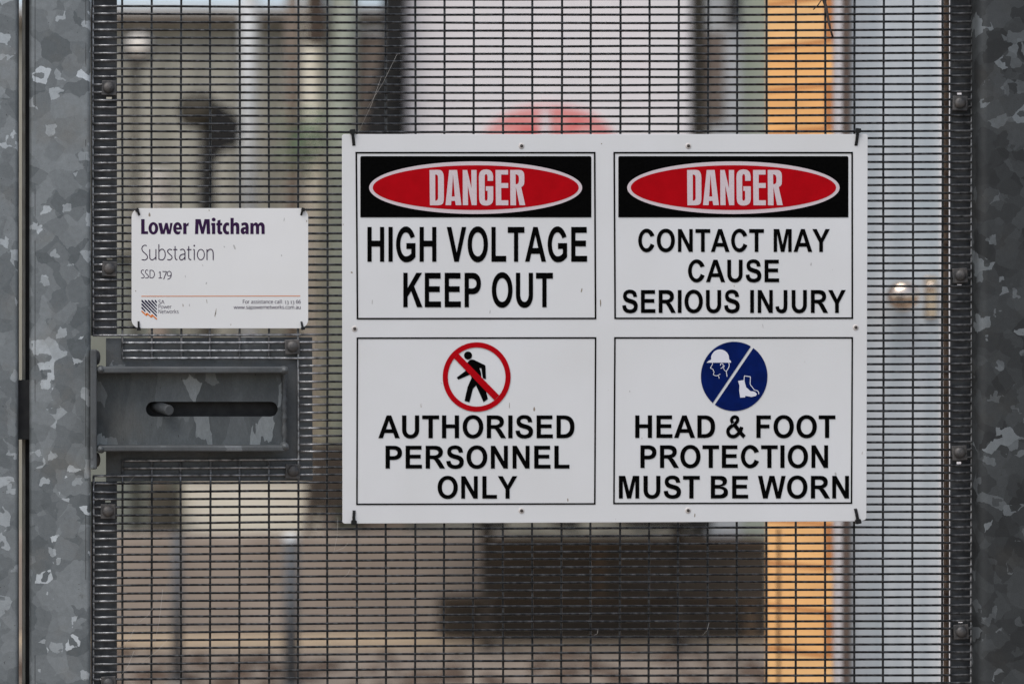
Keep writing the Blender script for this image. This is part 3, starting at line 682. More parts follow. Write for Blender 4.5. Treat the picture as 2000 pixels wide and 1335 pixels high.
SG = {   # single-stroke small letters: x-height 50, caps 72, advance first
 'F': (40, [[(8, 0), (8, 36), (8, 72)], [(8, 71), (24, 71), (38, 71)], [(8, 38), (22, 38), (34, 38)]]),
 'S': (42, [[(36, 64), (26, 72), (12, 68), (8, 54), (18, 40), (32, 30), (36, 14), (26, 1), (6, 4)]]),
 'A': (48, [[(3, 0), (14, 36), (25, 72)], [(25, 72), (36, 36), (46, 0)], [(10, 24), (25, 24), (40, 24)]]),
 'P': (42, [[(8, 0), (8, 36), (8, 72)], [(8, 71), (26, 70), (36, 56), (28, 38), (8, 33)]]),
 'N': (54, [[(8, 0), (8, 36), (8, 72)], [(8, 72), (26, 36), (45, 0)], [(45, 0), (45, 36), (45, 72)]]),
 'o': (46, [[(23, 50), (10, 42), (6, 25), (10, 8), (23, 0), (36, 8), (40, 25), (36, 42), (23, 50)]]),
 'r': (30, [[(8, 0), (8, 25), (8, 50)], [(8, 34), (16, 47), (28, 49)]]),
 'a': (42, [[(8, 46), (22, 50), (32, 42), (34, 26), (34, 0)], [(34, 28), (16, 26), (6, 14), (14, 1), (26, 3), (34, 14)]]),
 's': (36, [[(30, 46), (18, 50), (8, 42), (12, 30), (26, 22), (30, 10), (20, 0), (6, 3)]]),
 'i': (20, [[(10, 0), (10, 25), (10, 50)], [(10, 63), (10, 67), (10, 71)]]),
 't': (30, [[(12, 66), (12, 36), (12, 12), (18, 1), (28, 2)], [(2, 47), (14, 47), (27, 47)]]),
 'n': (46, [[(8, 0), (8, 25), (8, 50)], [(8, 36), (20, 49), (34, 46), (38, 30), (38, 0)]]),
 'c': (38, [[(34, 46), (22, 50), (10, 42), (6, 25), (10, 8), (22, 0), (34, 4)]]),
 'e': (44, [[(7, 27), (22, 27), (38, 27)], [(38, 27), (34, 43), (22, 50), (10, 42), (6, 25), (10, 8), (22, 0), (36, 5)]]),
 'l': (20, [[(10, 0), (10, 38), (10, 76)]]),
 ':': (20, [[(10, 0), (10, 3), (10, 7)], [(10, 40), (10, 43), (10, 47)]]),
 '.': (20, [[(10, 0), (10, 3), (10, 8)]]),
 'w': (62, [[(2, 50), (10, 25), (17, 0)], [(17, 0), (24, 25), (31, 49)], [(31, 49), (38, 25), (45, 0)], [(45, 0), (52, 25), (60, 50)]]),
 'p': (46, [[(8, -22), (8, 14), (8, 50)], [(8, 40), (20, 50), (35, 44), (40, 25), (34, 6), (20, 0), (8, 8)]]),
 'k': (40, [[(8, 0), (8, 38), (8, 76)], [(34, 50), (21, 37), (9, 25)], [(15, 30), (25, 15), (37, 0)]]),
 'm': (68, [[(8, 0), (8, 25), (8, 50)], [(8, 36), (18, 49), (30, 46), (34, 30), (34, 0)], [(34, 36), (44, 49), (56, 46), (60, 30), (60, 0)]]),
 'u': (46, [[(8, 50), (8, 20), (14, 3), (26, 1), (38, 14)], [(38, 50), (38, 25), (38, 0)]]),
 '1': (34, [[(8, 40), (14, 46), (20, 51)], [(20, 51), (20, 25), (20, 0)], [(10, 0), (20, 0), (30, 0)]]),
 '3': (38, [[(8, 48), (20, 50), (30, 40), (26, 24), (14, 20)], [(14, 20), (28, 17), (32, 0), (24, -18), (6, -20)]]),
 '6': (42, [[(34, 70), (18, 62), (8, 42), (7, 20), (14, 3), (26, 0), (36, 12), (35, 32), (24, 42), (9, 34)]]),
 ' ': (22, [])}
def small(text, x0, x1, yb, xh, w=7.5):
    cur = 0; it = []
    for ch in text: it.append((cur, SG[ch][1])); cur += SG[ch][0]
    sx = (x1 - x0) / cur; sy = xh / 50; m = MB(); n = 0
    for c, st in it:
        for k in st:
            n += 1
            pxpoly(m, [[(x0 + (c + a) * sx, yb - b * sy) for a, b in stroke(k, w, 4)]], T1 - .00001 * (n % 7))
    m.build('lettering', M['purple'], plate)
small('For assistance call: 13 13 66', 473.8, 587.6, 592.4, 4.9)
small('www.sapowernetworks.com.au', 456.4, 587.6, 603.0, 5.0)
small('SA', 309, 321, 593, 5.1, 6); small('Power', 309, 335.2, 602.2, 5.1, 6); small('Networks', 309, 349.2, 611.6, 5.1, 6)
for a in ((458, 483, 4, 9, -1.2, 'grey_scuff'), (438, 482, 2.4, 3, 0, 'grey_scuff'), (396, 518, 1.6, 1.6), (403, 553, 2, 4, .8, 'grey_scuff'), (404, 589, 1.2, 8, -.6), (421, 611, 1, 17, 1.6), (421, 612, 1.8, 2.4), (550, 499, 2, 3.5, 0, 'grey_scuff'), (265, 568, 2, 2), (408.5, 411, 1.6, 3), (599, 432, 1.6, 4), (362, 540, 1.4, 5, -.4, 'grey_scuff'), (370, 596, 1.6, 5, 0, 'grey_scuff'), (555, 429, 1.2, 7, .6, 'grey_scuff')):
    scuff(plate, QY0 - .0002, *a)
em = MB(); z5 = lambda l: [(265 + a / 20.54, 570 + b / 20.54) for a, b in l]
for (x0, y0, x1, y1) in ((230, 620, 390, 775), (230, 480, 590, 830), (230, 340, 850, 960), (362, 340, 850, 825), (495, 340, 850, 695), (632, 340, 850, 555), (768, 340, 850, 420)):
    pxpoly(em, [z5([(x0 - 2, y0 - 22), (x0 + 34, y0 - 22), (x1, y1 - 28), (x1, y1 + 26), (x1 - 18, y1 + 20), (x0 - 2, y0 + 34)])], T1)
eo = em.build('emblem', M['navy'], plate)
zz = MB(); zp = [(232, 755), (440, 950), (440, 845), (640, 1015), (645, 905), (850, 1090)]
for i in range(5):
    pxpoly(zz, [z5(stroke([zp[i], ((zp[i][0] + zp[i + 1][0]) / 2, (zp[i][1] + zp[i + 1][1]) / 2), zp[i + 1]], 46, 1))], T1 - .00008 * i)
zz.build('emblem_flash', M['orange'], eo)
m = MB(); pxpoly(m, [[(276.2, 577.5), (586.5, 577.0), (586.5, 578.6), (276.2, 579.1)]], T1); m.build('rule_line', M['tan_line'], plate)

# ------------------------------------------------------------------ black cable ties holding the two signs
def tie(hole, head, y, wd, label):
    h, e = at(*hole, y), at(*head, y - .001); dirv = (e - h); dirv.y = 0; dirv.normalize(); sd_ = Vector((dirv.z, 0, -dirv.x))
    t = thing('cable_tie', label, 'cable tie', (e.x, y, e.z), 'black cable ties holding the signs to the mesh')
    s = MB(); th = .0006; back = e + dirv * .002
    path = [Vector((h.x, y + .004, h.z)), Vector((h.x, y - .0003, h.z)), h + dirv * .0015 + Vector((0, -.0013, 0)), (h + e) / 2 + Vector((0, -.0016, 0)) + sd_ * random.uniform(-.0006, .0006), e + Vector((0, -.001, 0)), Vector((back.x, y + .004, back.z)), Vector((back.x, .004, back.z))]
    vs = []; fs = []
    for i, p in enumerate(path):
        tt = (path[min(i + 1, len(path) - 1)] - path[max(0, i - 1)]).normalized(); nn = tt.cross(sd_).normalized()
        for a, b in ((-1, -1), (1, -1), (1, 1), (-1, 1)): vs.append(p + sd_ * (a * wd / 2) + nn * (b * th))
    for i in range(len(path) - 1):
        for k in range(4): fs.append((i * 4 + k, i * 4 + (k + 1) % 4, i * 4 + 4 + (k + 1) % 4, i * 4 + 4 + k))
    fs += [(0, 3, 2, 1), tuple(len(vs) - 4 + k for k in range(4))]
    s.add(vs, fs); s.build('strap', M['tie'], t)
    b = MB(); w = wd * .95; l = wd * .8
    pts = [(e + sd_ * (a * w) + dirv * (c * l)) for a, c in ((-1, -.6), (-.7, -1), (.7, -1), (1, -.6), (1, .8), (.8, 1), (-.8, 1), (-1, .8))]
    b.poly([[(p.x, p.z) for p in pts]], y - .0055, y + .001); b.build('tie_head', M['tie'], t, .0006)
B = 'the large white danger board'
tie((691, 284), (688.5, 257.5), PY0, .0050, 'black cable tie at the top left corner of ' + B)
tie((1671.5, 284), (1675, 255.5), PY0, .0050, 'black cable tie at the top right corner of ' + B)
tie((691.5, 996.5), (691, 1019.5), PY0, .0050, 'black cable tie at the bottom left corner of ' + B)
tie((1670.5, 993), (1675.5, 1017.5), PY0, .0050, 'black cable tie at the bottom right corner of ' + B)
B = 'the small substation plate'
tie((272, 420), (267.5, 410), QY0, .0034, 'thin black cable tie at the top left corner of ' + B)
tie((588, 420), (592, 409.5), QY0, .0034, 'thin black cable tie at the top right corner of ' + B)
tie((270.5, 627.5), (271, 642), QY0, .0034, 'thin black cable tie at the bottom left corner of ' + B)
tie((588.5, 628), (591.5, 641), QY0, .0034, 'thin black cable tie at the bottom right corner of ' + B)

# ------------------------------------------------------------------ twig and cobweb caught in the mesh
tw = MB(); A = lambda l, y=-.005: [at(a, b, y) for a, b in l]
tw.tube(A([(1596, -52), (1603, -24), (1608, -4), (1613, 14), (1617, 34), (1618.5, 42), (1622, 58), (1627.5, 76)]), [.0035, .0034, .0033, .0026, .0021, .0024, .0016, .0019], 8)
tw.tube(A([(1610, -14), (1604, 1), (1598, 10), (1588.5, 19)]), [.0014, .0011, .0010, .0011], 6)
tw.tube(A([(1603, -20), (1609, 0), (1612, 12)]), [.0012, .0016, .001], 6)
tag(tw.build('twig', M['twig']), 'dry brown forked twig hanging in the mesh above the danger board', 'twig')
wb = thing('cobweb', 'torn cobweb threads strung across the wire mesh', 'cobweb', at(500, 1100))
for a in [((240, 945), (262, 930)), ((300, 1265), (318, 1150)), ((270, 1215), (300, 1185)), ((235, 1320), (262, 1270)), ((262, 1228), (238, 1262)), ((660, 1010), (652, 1078)), ((680, 1060), (655, 1075)), ((1160, 1240), (1168, 1228)), ((745, 150), (700, 258)), ((715, 215), (776, 105)), ((280, 1290), (330, 1245)), ((668, 1128), (684, 1110)), ((1385, 1215), (1372, 1240))]:
    p, q = at(*a[0], -.002), at(*a[1], -.002)
    MB().tube([p, (p + q) / 2 + Vector((.002, -.001, -.002)), q], .00016, 4).build('thread', M['web'], wb)

# ------------------------------------------------------------------ the yard behind the gate (out of focus)
def span(px0, px1, py0, py1, y):
    a, b = at(px0, py0, y), at(px1, py1, y); return a.x, b.x, b.z, a.z      # x0 x1 z0 z1
def vbox(mb, px0, px1, py0, py1, y, depth, toground=False):
    x0, x1, z0, z1 = span(px0, px1, py0, py1, y)
    return mb.box(x0, x1, y, y + depth, 0.0 if toground else z0, z1)
C = lambda n, a, b=None, r=.8, s=6, **k: mat(n, srgb(*a), r, 0, srgb(*b) if b else None, s, **k)
m_shed = C('shed cladding', (168, 164, 150), (184, 180, 167), s=2.2, stretch=(1, 1, .15))
m_gut = C('brown fascia', (112, 103, 92), (128, 118, 106))
m_lowwall = C('brown rendered brick', (149, 136, 124), (166, 153, 141), s=3)
m_cream = C('cream paint', (238, 230, 212), (228, 219, 198), s=2)
m_kiosk = C('pale enamelled steel', (236, 229, 228), (229, 223, 222), r=.45, s=2.0, stretch=(3, 1, .25))
m_black = C('black steel', (10, 9, 8), (18, 16, 13), r=.8)
m_olive = C('dark olive steel', (62, 57, 46), (76, 70, 58))
m_brown = C('brown paint', (140, 124, 110), (150, 135, 122))
m_grey = C('grey steel', (205, 206, 205), (220, 220, 218), r=.35)
m_green = C('grey green painted pole', (162, 166, 150), (172, 176, 160), r=.6)
m_porc = C('pale porcelain', (236, 228, 216), r=.2)
m_gporc = C('grey glazed porcelain', (92, 90, 90), (108, 106, 104), r=.25)
m_blue = C('blue grey bollard paint', (82, 83, 85), (94, 95, 96), r=.7)
m_shade = C('shade-brown', (50, 42, 33), (70, 59, 46), s=5, stretch=(.4, 1, 4))  # shade under the kiosk put into the colour of the blocks
m_batten = C('brown batten', (92, 74, 56), (104, 84, 64), s=5)
m_white = C('white trim paint', (235, 230, 230), r=.5)
m_umber = C('umber trim paint', (128, 108, 96), (140, 120, 106))
m_door = C('pale grey steel door', (182, 190, 194), (214, 217, 219), r=.32, s=4, stretch=(5, 1, .22))
m_redoval = C('faded red enamel', (226, 88, 84), (238, 178, 172), s=11, r=.5)
m_palered = C('pale pink enamel', (232, 160, 156))
m_brass = mat('worn chrome', (.78, .64, .52), .16, 1.0)

# shed wall far behind
shed = thing('metal_shed', 'pale grey-beige clad shed far behind the mesh on the left', 'shed', (-4.5, 10, 0))
w = MB(); x0, x1 = at(-600, 0, 10).x, at(1560, 0, 10).x
n = 120
prof = []
for i in range(n):
    xx = x0 + (x1 - x0) * i / (n - 1); prof.append((xx, 10 - (.022 if i % 4 in (1, 2) else 0)))
zt = at(0, 34, 10).z
w.add([(a, b, 0) for a, b in prof] + [(a, b, zt) for a, b in prof], [(i, i + 1, n + i + 1, n + i) for i in range(n - 1)])
w.box(x0, x1, 10.03, 13, 0, zt - .01)
w.build('wall', m_shed, shed)
MB().box(x0 - .1, x1 + .1, 9.86, 9.97, zt - .05, zt + .015).build('gutter', m_gut, shed, .01)
rf = MB(); rf.add([(x0 - .1, 9.9, zt + .02), (x1 + .1, 9.9, zt + .02), (x1 + .1, 13.2, zt - .25), (x0 - .1, 13.2, zt - .25), (x0 - .1, 9.9, zt + .06), (x1 + .1, 9.9, zt + .06), (x1 + .1, 13.2, zt - .21), (x0 - .1, 13.2, zt - .21)], [(0, 3, 2, 1), (4, 5, 6, 7), (0, 1, 5, 4), (1, 2, 6, 5), (2, 3, 7, 6), (3, 0, 4, 7)])
rf.build('roof', m_grey, shed)

lw = MB(); vbox(lw, -300, 1000, 1046, 1235, 8.5, .22, True)
tag(lw.build('low_wall', m_lowwall, None, .01), 'low brown rendered wall across the lower left behind the mesh', 'wall')
kb = MB(); vbox(kb, 362, 655, 924, 1046, 8.9, .5, True)
k_ = thing('cream_cabinet', 'cream cabinet standing behind the low brown wall', 'cabinet', (at(505, 0, 8.9).x, 8.9, 0))
kb.build('body', m_cream, k_, .01)
vbox(MB(), 356, 661, 916, 924, 8.86, .58).build('lid', m_cream, k_, .005)
db = MB(); vbox(db, 288, 346, 950, 1046, 8.75, .12, True)
tag(db.build('meter_box', m_olive, None, .02), 'dark olive box behind the low wall left of the cream cabinet', 'box')
sd2 = thing('cable_box', 'dark brown box right of the lock box behind the mesh', 'box', (at(640, 0, 8.8).x, 8.8, 0))
vbox(MB(), 604, 676, 868, 990, 8.8, .2).build('body', C('dark umber steel', (58, 49, 40), (70, 60, 50)), sd2, .01)
vbox(MB(), 628, 650, 990, 2000, 8.85, .08, True).build('pedestal', m_brown, sd2)

def pole(name, label, cat, px0, px1, ptop, y, m, group=None, cap=None):
    a, b = at(px0, ptop, y), at(px1, ptop, y); r = (b.x - a.x) / 2; x = (a.x + b.x) / 2
    t = thing(name, label, cat, (x, y, 0), group)
    MB().lathe((x, y, 0), (0, 0, 1), [(0, 0), (0, r), (a.z, r), (a.z, 0)], 20).build('shaft', m, t)
    MB().lathe((x, y, 0), (0, 0, 1), [(0, r * 1.9), (.012, r * 1.9), (.012, r)], 20).build('base_plate', m, t)
    if cap: MB().lathe((x, y, a.z), (0, 0, 1), [(0, r * 1.12), (r * .5, r), (r * .9, r * .6), (r, 0)], 20).build('cap', cap, t)
    return t, x, r
gb = 'blue-grey bollards in front of the low wall'
pole('bollard', 'thick blue-grey bollard in front of the low wall below the cream cabinet', 'bollard', 554, 583, 1054, 6.4, m_blue, gb, m_grey)
pole('bollard', 'slim blue-grey bollard in front of the left end of the low wall', 'bollard', 336, 357, 1040, 6.6, m_blue, gb)
# insulator poles, upper left
def sheds(mb, x, y, z0, z1, r, n=6):
    pr = [(0, r * .45)]
    h = (z1 - z0) / n
    for i in range(n): pr += [(h * i + h * .1, r * .5), (h * i + h * .35, r), (h * i + h * .5, r), (h * i + h * .8, r * .5)]
    pr += [(z1 - z0, r * .45), (z1 - z0, 0)]
    return mb.lathe((x, y, z0), (0, 0, 1), pr, 24)
t, x, r = pole('insulator_post', 'slender dark post with a bright round insulator near the top left of the mesh', 'insulator', 257, 274, 128, 8.9, m_olive)
a = at(270, 97, 8.9)
MB().lathe((a.x, 8.72, a.z), (0, 1, 0), [(0, 0), (0, .045), (.02, .066), (.06, .082), (.36, .082), (.36, 0)], 28).build('insulator', m_gporc, t)
MB().lathe((a.x, 8.70, a.z), (0, 1, 0), [(-.006, 0), (-.004, .04), (.004, .056), (.03, .056)], 24).build('insulator_cap', m_porc, t)
t, x, r = pole('insulator_post', 'post carrying a broad pale porcelain insulator above the substation plate', 'insulator', 296, 330, 412, 9.1, m_brown)
a, b = at(313, 412, 9.1), at(313, 335, 9.1)
sheds(MB(), a.x, 9.1, a.z, b.z, .098, 4).build('insulator', m_porc, t)
rc = thing('relay_cabinet', 'grey-green cabinet mostly hidden behind the lock box and the substation plate', 'cabinet', (at(240, 0, 9.3).x, 9.3, 0))
vbox(MB(), 100, 352, 505, 1046, 9.3, .3, True).build('body', C('grey green enamel', (128, 131, 120), (138, 140, 130)), rc, .02)
vbox(MB(), 94, 358, 496, 505, 9.26, .38).build('lid', m_olive, rc, .005)
# dark switch bracket
sw = thing('switch_frame', 'dark angled switch frame between the substation plate and the top of the mesh', 'switchgear', (at(405, 0, 8.95).x, 8.95, 0))
vbox(MB(), 392, 422, 250, 1500, 8.95, .06, True).build('upright', m_olive, sw)
a, b = at(346, 216, 8.95), at(420, 216, 8.95)
MB().lathe((a.x, 8.95, a.z), (1, 0, 0), [(0, 0), (.01, .06), (.04, .088), (.12, .097), (b.x - a.x - .03, .097), (b.x - a.x, .06), (b.x - a.x, 0)], 24).build('housing', m_olive, sw)
br = MB(); p = [at(*q, 8.8) for q in ((424, 196), (452, 218), (472, 240), (468, 282), (436, 292), (418, 330), (410, 420), (390, 420), (392, 320), (406, 262), (412, 236))]
br.poly([[(q.x, q.z) for q in p]], 8.8, 8.94); br.build('arm', m_black, sw)

# tall poles between
gp_ = 'tall upright poles behind the low wall'
pole('steel_pole', 'wide grey-green pole left of the black braced post', 'pole', 641, 697, -700, 9.2, m_green, gp_)
pole('steel_pole', 'slim brown pole left of the pale cream pole', 'pole', 558, 584, -700, 9.5, m_brown, gp_)
pole('steel_pole', 'pale grey pole above the right end of the substation plate', 'pole', 470, 504, -700, 9.3, m_grey, gp_)
pole('steel_pole', 'pale cream pole just left of the wide grey-green pole', 'pole', 592, 636, -700, 9.4, m_cream, gp_)
ub = thing('junction_box', 'dark brown box mounted high on the pale cream pole', 'box', at(618, 85, 9.1))
vbox(MB(), 600, 637, -30, 84, 9.08, .12).build('body', C('dark brown steel', (74, 60, 48)), ub, .01)
vbox(MB(), 598, 639, -36, -30, 9.06, .16).build('lid', m_brown, ub)
bb = thing('brown_cabinet', 'brown cabinet behind the black braced post', 'cabinet', (at(727, 0, 9.3).x, 9.3, 0))
vbox(MB(), 700, 792, 66, 1500, 9.3, .4, True).build('body', m_brown, bb, .01)
vbox(MB(), 696, 796, 58, 66, 9.27, .46).build('lid', m_grey, bb)
# black braced post
bk = thing('braced_post', 'black steel post with a slanting brace fixed to the left edge of the pale kiosk', 'post', at(770, 960, 7.2))
vbox(MB(), 752, 793, -500, 960, 7.2, .1).build('upright', m_black, bk)
br = MB(); p = [at(753, 70, 7.16), at(778, 70, 7.16), at(764, 330, 7.16), at(696, 330, 7.16)]
br.poly([[(q.x, q.z) for q in p]], 7.16, 7.198); br.build('brace', m_black, bk)
# kiosk with the oval sign
ks = thing('equipment_kiosk', 'large pale pinkish steel kiosk behind the danger board', 'kiosk', (at(1070, 0, 7.3).x, 7.3, 0))
x0, x1, z0, z1 = span(792, 1350, -900, 1012, 7.3)
MB().box(x0, x1, 7.3, 7.75, z0, min(z1, 4.6)).build('body', m_kiosk, ks, .015)
MB().box(x0 - .05, x1 + .05, 7.22, 7.83, 4.6, 4.66).build('roof', m_kiosk, ks, .01)
for px0, px1 in ((942, 990), (1102, 1132), (1236, 1392)):
    a0, a1, _, _ = span(px0, px1, 0, 0, 7.32); MB().box(a0, a1, 7.32, 7.7, at(0, 1033, 7.32).z, z0).build('skid', m_black, ks)
for px in (953, 1330):
    a0, a1, _, _ = span(px - 9, px + 9, 0, 0, 7.65); MB().box(a0, a1, 7.65, 7.73, 0, at(0, 1033, 7.32).z).build('leg', m_shade, ks)
so_ = thing('oval_sign', 'faded red and white oval sign on the pale kiosk, half hidden by the danger board', 'sign', at(1073, 280, 7.28))
m = MB(); pxpoly(m, [arc(1073, 275, 126, 70, 0, 354, 59)], 7.285, 7.295); m.build('rim', m_palered, so_)
m = MB(); pxpoly(m, [arc(1073, 276, 112, 58, 92, 266, 30)[:] + [(1059, 332), (1059, 220)]], 7.28); pxpoly(m, [[(1073, 220)] + arc(1073, 276, 112, 58, 86, -86, 30) + [(1073, 332)]], 7.28)
m.build('red_field', m_redoval, so_)
m = MB(); pxpoly(m, [[(1056, 214), (1073, 212), (1073, 336), (1056, 336)]], 7.276); m.build('white_stripe', m_white, so_)
# right of the kiosk
t = thing('equipment_post', 'dark olive post right of the pale kiosk', 'post', (at(1367, 0, 8.4).x, 8.4, 0))
vbox(MB(), 1352, 1381, -500, 1500, 8.4, .08, True).build('upright', m_olive, t)
vbox(MB(), 1381, 1416, 64, 240, 8.38, .10).build('side_box', m_brown, t, .006)
pi = thing('insulator_post', 'short post with a white tapering insulator just above the danger board, right half', 'insulator', (at(1379, 0, 8.55).x, 8.55, 0))
a, b = at(1379, 420, 8.55), at(1379, 186, 8.55)
MB().lathe((a.x, 8.55, a.z), (0, 0, 1), [(0, .046), ((b.z - a.z) * .6, .044), ((b.z - a.z) * .85, .026), (b.z - a.z, .008), (b.z - a.z, 0)], 20).build('insulator', m_porc, pi)
MB().lathe((a.x, 8.55, 0), (0, 0, 1), [(0, .03), (a.z, .03)], 16).build('shaft', m_grey, pi)
gx = thing('grey_cabinet', 'tall grey cabinet between the olive post and the brick pier', 'cabinet', (at(1430, 0, 8.75).x, 8.75, 0))
vbox(MB(), 1384, 1449, -700, 1500, 8.75, .4, True).build('body', m_grey, gx, .01)
vbox(MB(), 1428, 1446, -60, 48, 8.68, .05).build('vent', m_black, gx, .005)
t2 = MB(); vbox(t2, 1449, 1540, -900, 1500, 8.9, .3, True)
tag(t2.build('garden_wall', C('lichened pale wall', (188, 194, 172), (202, 204, 186), s=4)), 'pale greenish wall strip left of the orange brick pier', 'wall')
# dark blocks added for the shade under the kiosk, lower middle
def block(label, px0, px1, py0, py1, y, battens, bands):
    t = thing('shade_block', label, 'block', (at((px0 + px1) / 2, 0, y).x, y, 0), 'shade-brown blocks beneath the danger board')
    vbox(MB(), px0, px1, py0, py1, y, .22, True).build('body', m_shade, t, .006)
    for a, b in battens: vbox(MB(), a, b, py0 + 4, py1, y - .02, .02, True).build('batten', m_batten, t)
    for a, b in bands: vbox(MB(), px0, px1, a, b, y - .045, .024).build('band', m_batten, t)
    return t
block('long low shade-brown crate on the ground, lowest of the dark stack', 866, 1500, 1170, 1252, 8.0, [(940, 952), (1458, 1476)], [(1168, 1173)])
t = thing('shade_block', 'shorter shade-brown crate stacked on top of the long low crate', 'block', at(1230, 1168, 8.02), 'shade-brown blocks beneath the danger board')
vbox(MB(), 962, 1500, 1052, 1167, 8.02, .2).build('body', C('grey brown shade', (62, 53, 43), (82, 70, 57), s=5, stretch=(.4, 1, 4)), t, .006)
for a, b in ((1163, 1181),): vbox(MB(), a, b, 1056, 1167, 8.0, .02).build('batten', m_batten, t)
vbox(MB(), 962, 1500, 1052, 1062, 7.98, .02).build('band', m_batten, t)

# brick pier, its corner turned towards the gate
bm = bpy.data.materials.new('orange brick'); bm.use_nodes = True
t = bm.node_tree; N = t.nodes.new; L = t.links.new; p = t.nodes['Principled BSDF']; p.inputs['Roughness'].default_value = .85
tc = N('ShaderNodeTexCoord'); sx = N('ShaderNodeSeparateXYZ'); cx = N('ShaderNodeCombineXYZ'); L(tc.outputs['Object'], sx.inputs[0])
ad = N('ShaderNodeMath'); ad.operation = 'ADD'; L(sx.outputs[0], ad.inputs[0]); L(sx.outputs[1], ad.inputs[1]); L(ad.outputs[0], cx.inputs[0]); L(sx.outputs[2], cx.inputs[1])
bt = N('ShaderNodeTexBrick'); bt.inputs['Scale'].default_value = 1.0; bt.inputs['Brick Width'].default_value = .115; bt.inputs['Row Height'].default_value = .106
bt.inputs['Mortar Size'].default_value = .006; bt.inputs['Mortar Smooth'].default_value = .2
bt.inputs['Color1'].default_value = (*srgb(250, 186, 116), 1); bt.inputs['Color2'].default_value = (*srgb(254, 202, 138), 1); bt.inputs['Mortar'].default_value = (*srgb(198, 130, 76), 1)
L(cx.outputs[0], bt.inputs['Vector'])
bn = N('ShaderNodeTexNoise'); bn.inputs['Scale'].default_value = 16; bn.inputs['Detail'].default_value = 6; L(cx.outputs[0], bn.inputs['Vector'])
br_ = N('ShaderNodeMapRange'); br_.inputs['From Min'].default_value = .3; br_.inputs['From Max'].default_value = .7; br_.inputs['To Min'].default_value = .84; br_.inputs['To Max'].default_value = 1.06; L(bn.outputs[0], br_.inputs['Value'])
bs = N('ShaderNodeVectorMath'); bs.operation = 'SCALE'; L(bt.outputs['Color'], bs.inputs[0]); L(br_.outputs[0], bs.inputs['Scale']); L(bs.outputs[0], p.inputs['Base Color'])
ang = math.radians(38)
bpr = thing('brick_pier', 'orange brick pier at the right, behind the mesh beside the grey door', 'brick pier', (at(1626, 0, 1.72).x, 1.72, 0))
bo = MB(); cA = at(1626, 0, 1.72); cB = at(1497, 0, 1.88); cB.z = 0; cA.z = 0; ang = math.atan2(cB.y - cA.y, cA.x - cB.x); dn = Vector((.091, .3, 0))
bo.add([(cA.x, cA.y, 0), (cB.x, cB.y, 0), (cB.x + dn.x, cB.y + dn.y, 0), (cA.x + dn.x, cA.y + dn.y, 0), (cA.x, cA.y, 3), (cB.x, cB.y, 3), (cB.x + dn.x, cB.y + dn.y, 3), (cA.x + dn.x, cA.y + dn.y, 3)],
       [(0, 4, 5, 1), (1, 5, 6, 2), (2, 6, 7, 3), (3, 7, 4, 0), (4, 7, 6, 5), (0, 1, 2, 3)])
bo.build('brickwork', bm, bpr)
jn = MB(); pts = []; e = (cB - cA); L_ = e.length; e.normalize(); nn = Vector((-math.sin(ang), -math.cos(ang), 0)) * .002
t0 = L_ * (1626 - 1522) / 129; zz_ = [i * .016 for i in range(int(at(0, 1022, 1.8).z / .016))]
vs = []
for z in zz_:
    for sg in (-1, 1): vs.append(cA + e * (t0 + sg * (.0028 + random.uniform(0, .0028))) + nn + Vector((0, 0, z)))
jn.add(vs, [(2 * i, 2 * i + 1, 2 * i + 3, 2 * i + 2) for i in range(len(zz_) - 1)]); jn.build('open_joint', C('dark joint', (96, 60, 34)), bpr)
cp = MB().box(cB.x - .03, cA.x + .03, cA.y - .03, cB.y + dn.y + .03, 3.0, 3.06); cp.build('coping', m_white, bpr, .01)
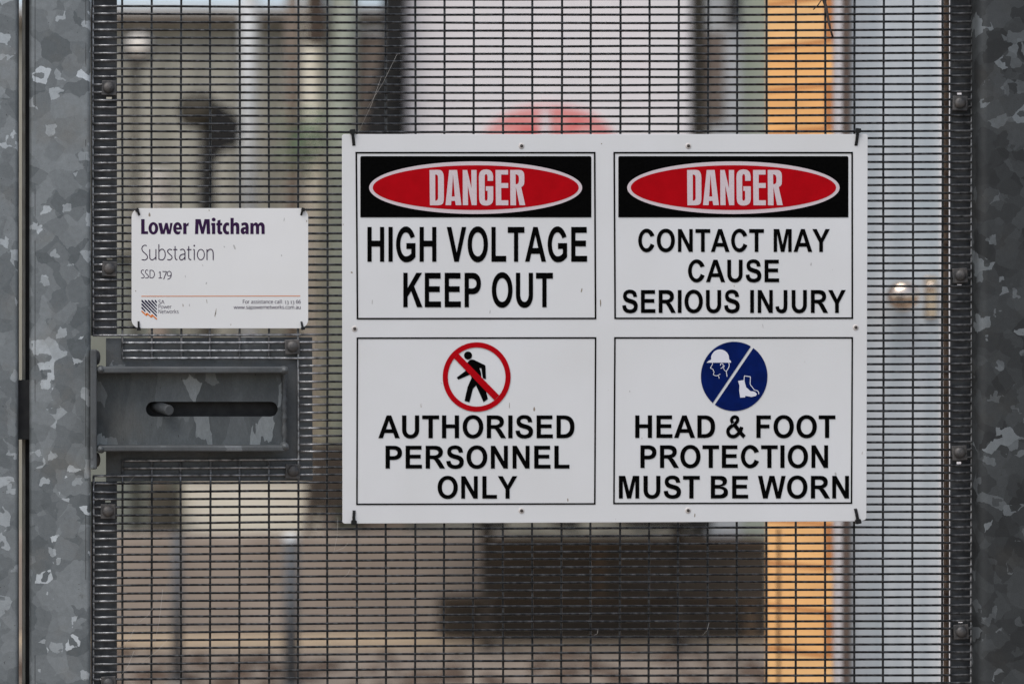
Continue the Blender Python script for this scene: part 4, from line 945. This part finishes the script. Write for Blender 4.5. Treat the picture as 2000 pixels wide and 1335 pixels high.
# door and frame
fr = thing('door_frame', 'white and brown door frame between the brick pier and the grey door', 'door frame', (at(1640, 0, 1.8).x, 1.8, 0))
x0, x1, _, _ = span(1625, 1645.5, 0, 0, 1.74); MB().box(x0, x1, 1.74, 2.0, 0, 2.75).build('architrave', m_white, fr, .003)
x0, x1, _, _ = span(1645, 1661, 0, 0, 1.79); MB().box(x0, x1, 1.79, 2.0, 0, 2.7).build('jamb', m_umber, fr, .006)
x2 = at(1848, 0, 1.75).x; MB().box(x0, x2, 1.76, 2.0, 2.75, 2.85).build('head', m_white, fr, .003)
x0, x1, _, _ = span(1838, 1875, 0, 0, 1.812); MB().box(x0, x1 + .3, 1.812, 2.0, 0, 2.75).build('architrave', m_white, fr, .003)
dr = thing('steel_door', 'pale grey steel door with a round knob, right of the brick pier', 'door', (at(1750, 0, 1.84).x, 1.84, 0))
x0, x1, _, _ = span(1661.5, 1845, 0, 0, 1.82); MB().box(x0, x1, 1.82, 1.87, .02, 2.68).build('leaf', m_door, dr, .003)
a = at(1782, 577, 1.72)
kn = MB().lathe((at(1784, 578, 1.72).x, 1.82, at(1784, 578, 1.72).z), (-.22, -1, 0), [(0, .014), (.045, .014), (.052, .022), (.062, .033), (.08, .038), (.096, .034), (.106, .022), (.108, 0)], 28)
kn.build('knob', m_brass, dr)
x0, x1, z0, z1 = span(1807, 1831, 538, 622, 1.81); MB().box(x0, x1, 1.81, 1.8195, z0, z1).build('escutcheon', m_brass, dr, .004)
MB().lathe((at(1819, 560, 1.8).x, 1.81, at(1819, 560, 1.8).z), (0, -1, 0), [(0, .011), (.012, .0105), (.016, .008), (.017, 0)], 18).build('lock_cylinder', m_brass, dr)

# shrub glimpsed between the poles
lf = C('dark green leaf', (84, 112, 82), (120, 140, 108), s=30)
sh = thing('shrub', 'green shrub glimpsed between the poles above the substation plate', 'shrub', (at(598, 0, 8.9).x, 8.9, 0))
m = MB(); c0 = at(598, 255, 8.9)
MB().tube([(c0.x, 8.9, 0), (c0.x + .03, 8.92, c0.z * .5), (c0.x, 8.9, c0.z)], [.03, .022, .01], 8).build('stem', m_brown, sh)
for i in range(230):
    d = Vector((random.gauss(0, .07), random.gauss(0, .08), random.gauss(0, .08)))
    p = c0 + d - Vector((0, 0, .05)); u = Vector((random.gauss(0, 1), random.gauss(0, 1), random.gauss(0, 1))).normalized(); v = u.orthogonal().normalized()
    m.add([p - u * .028, p + v * .011, p + u * .028, p - v * .011], [(0, 1, 2, 3)])
m.build('foliage', lf, sh)
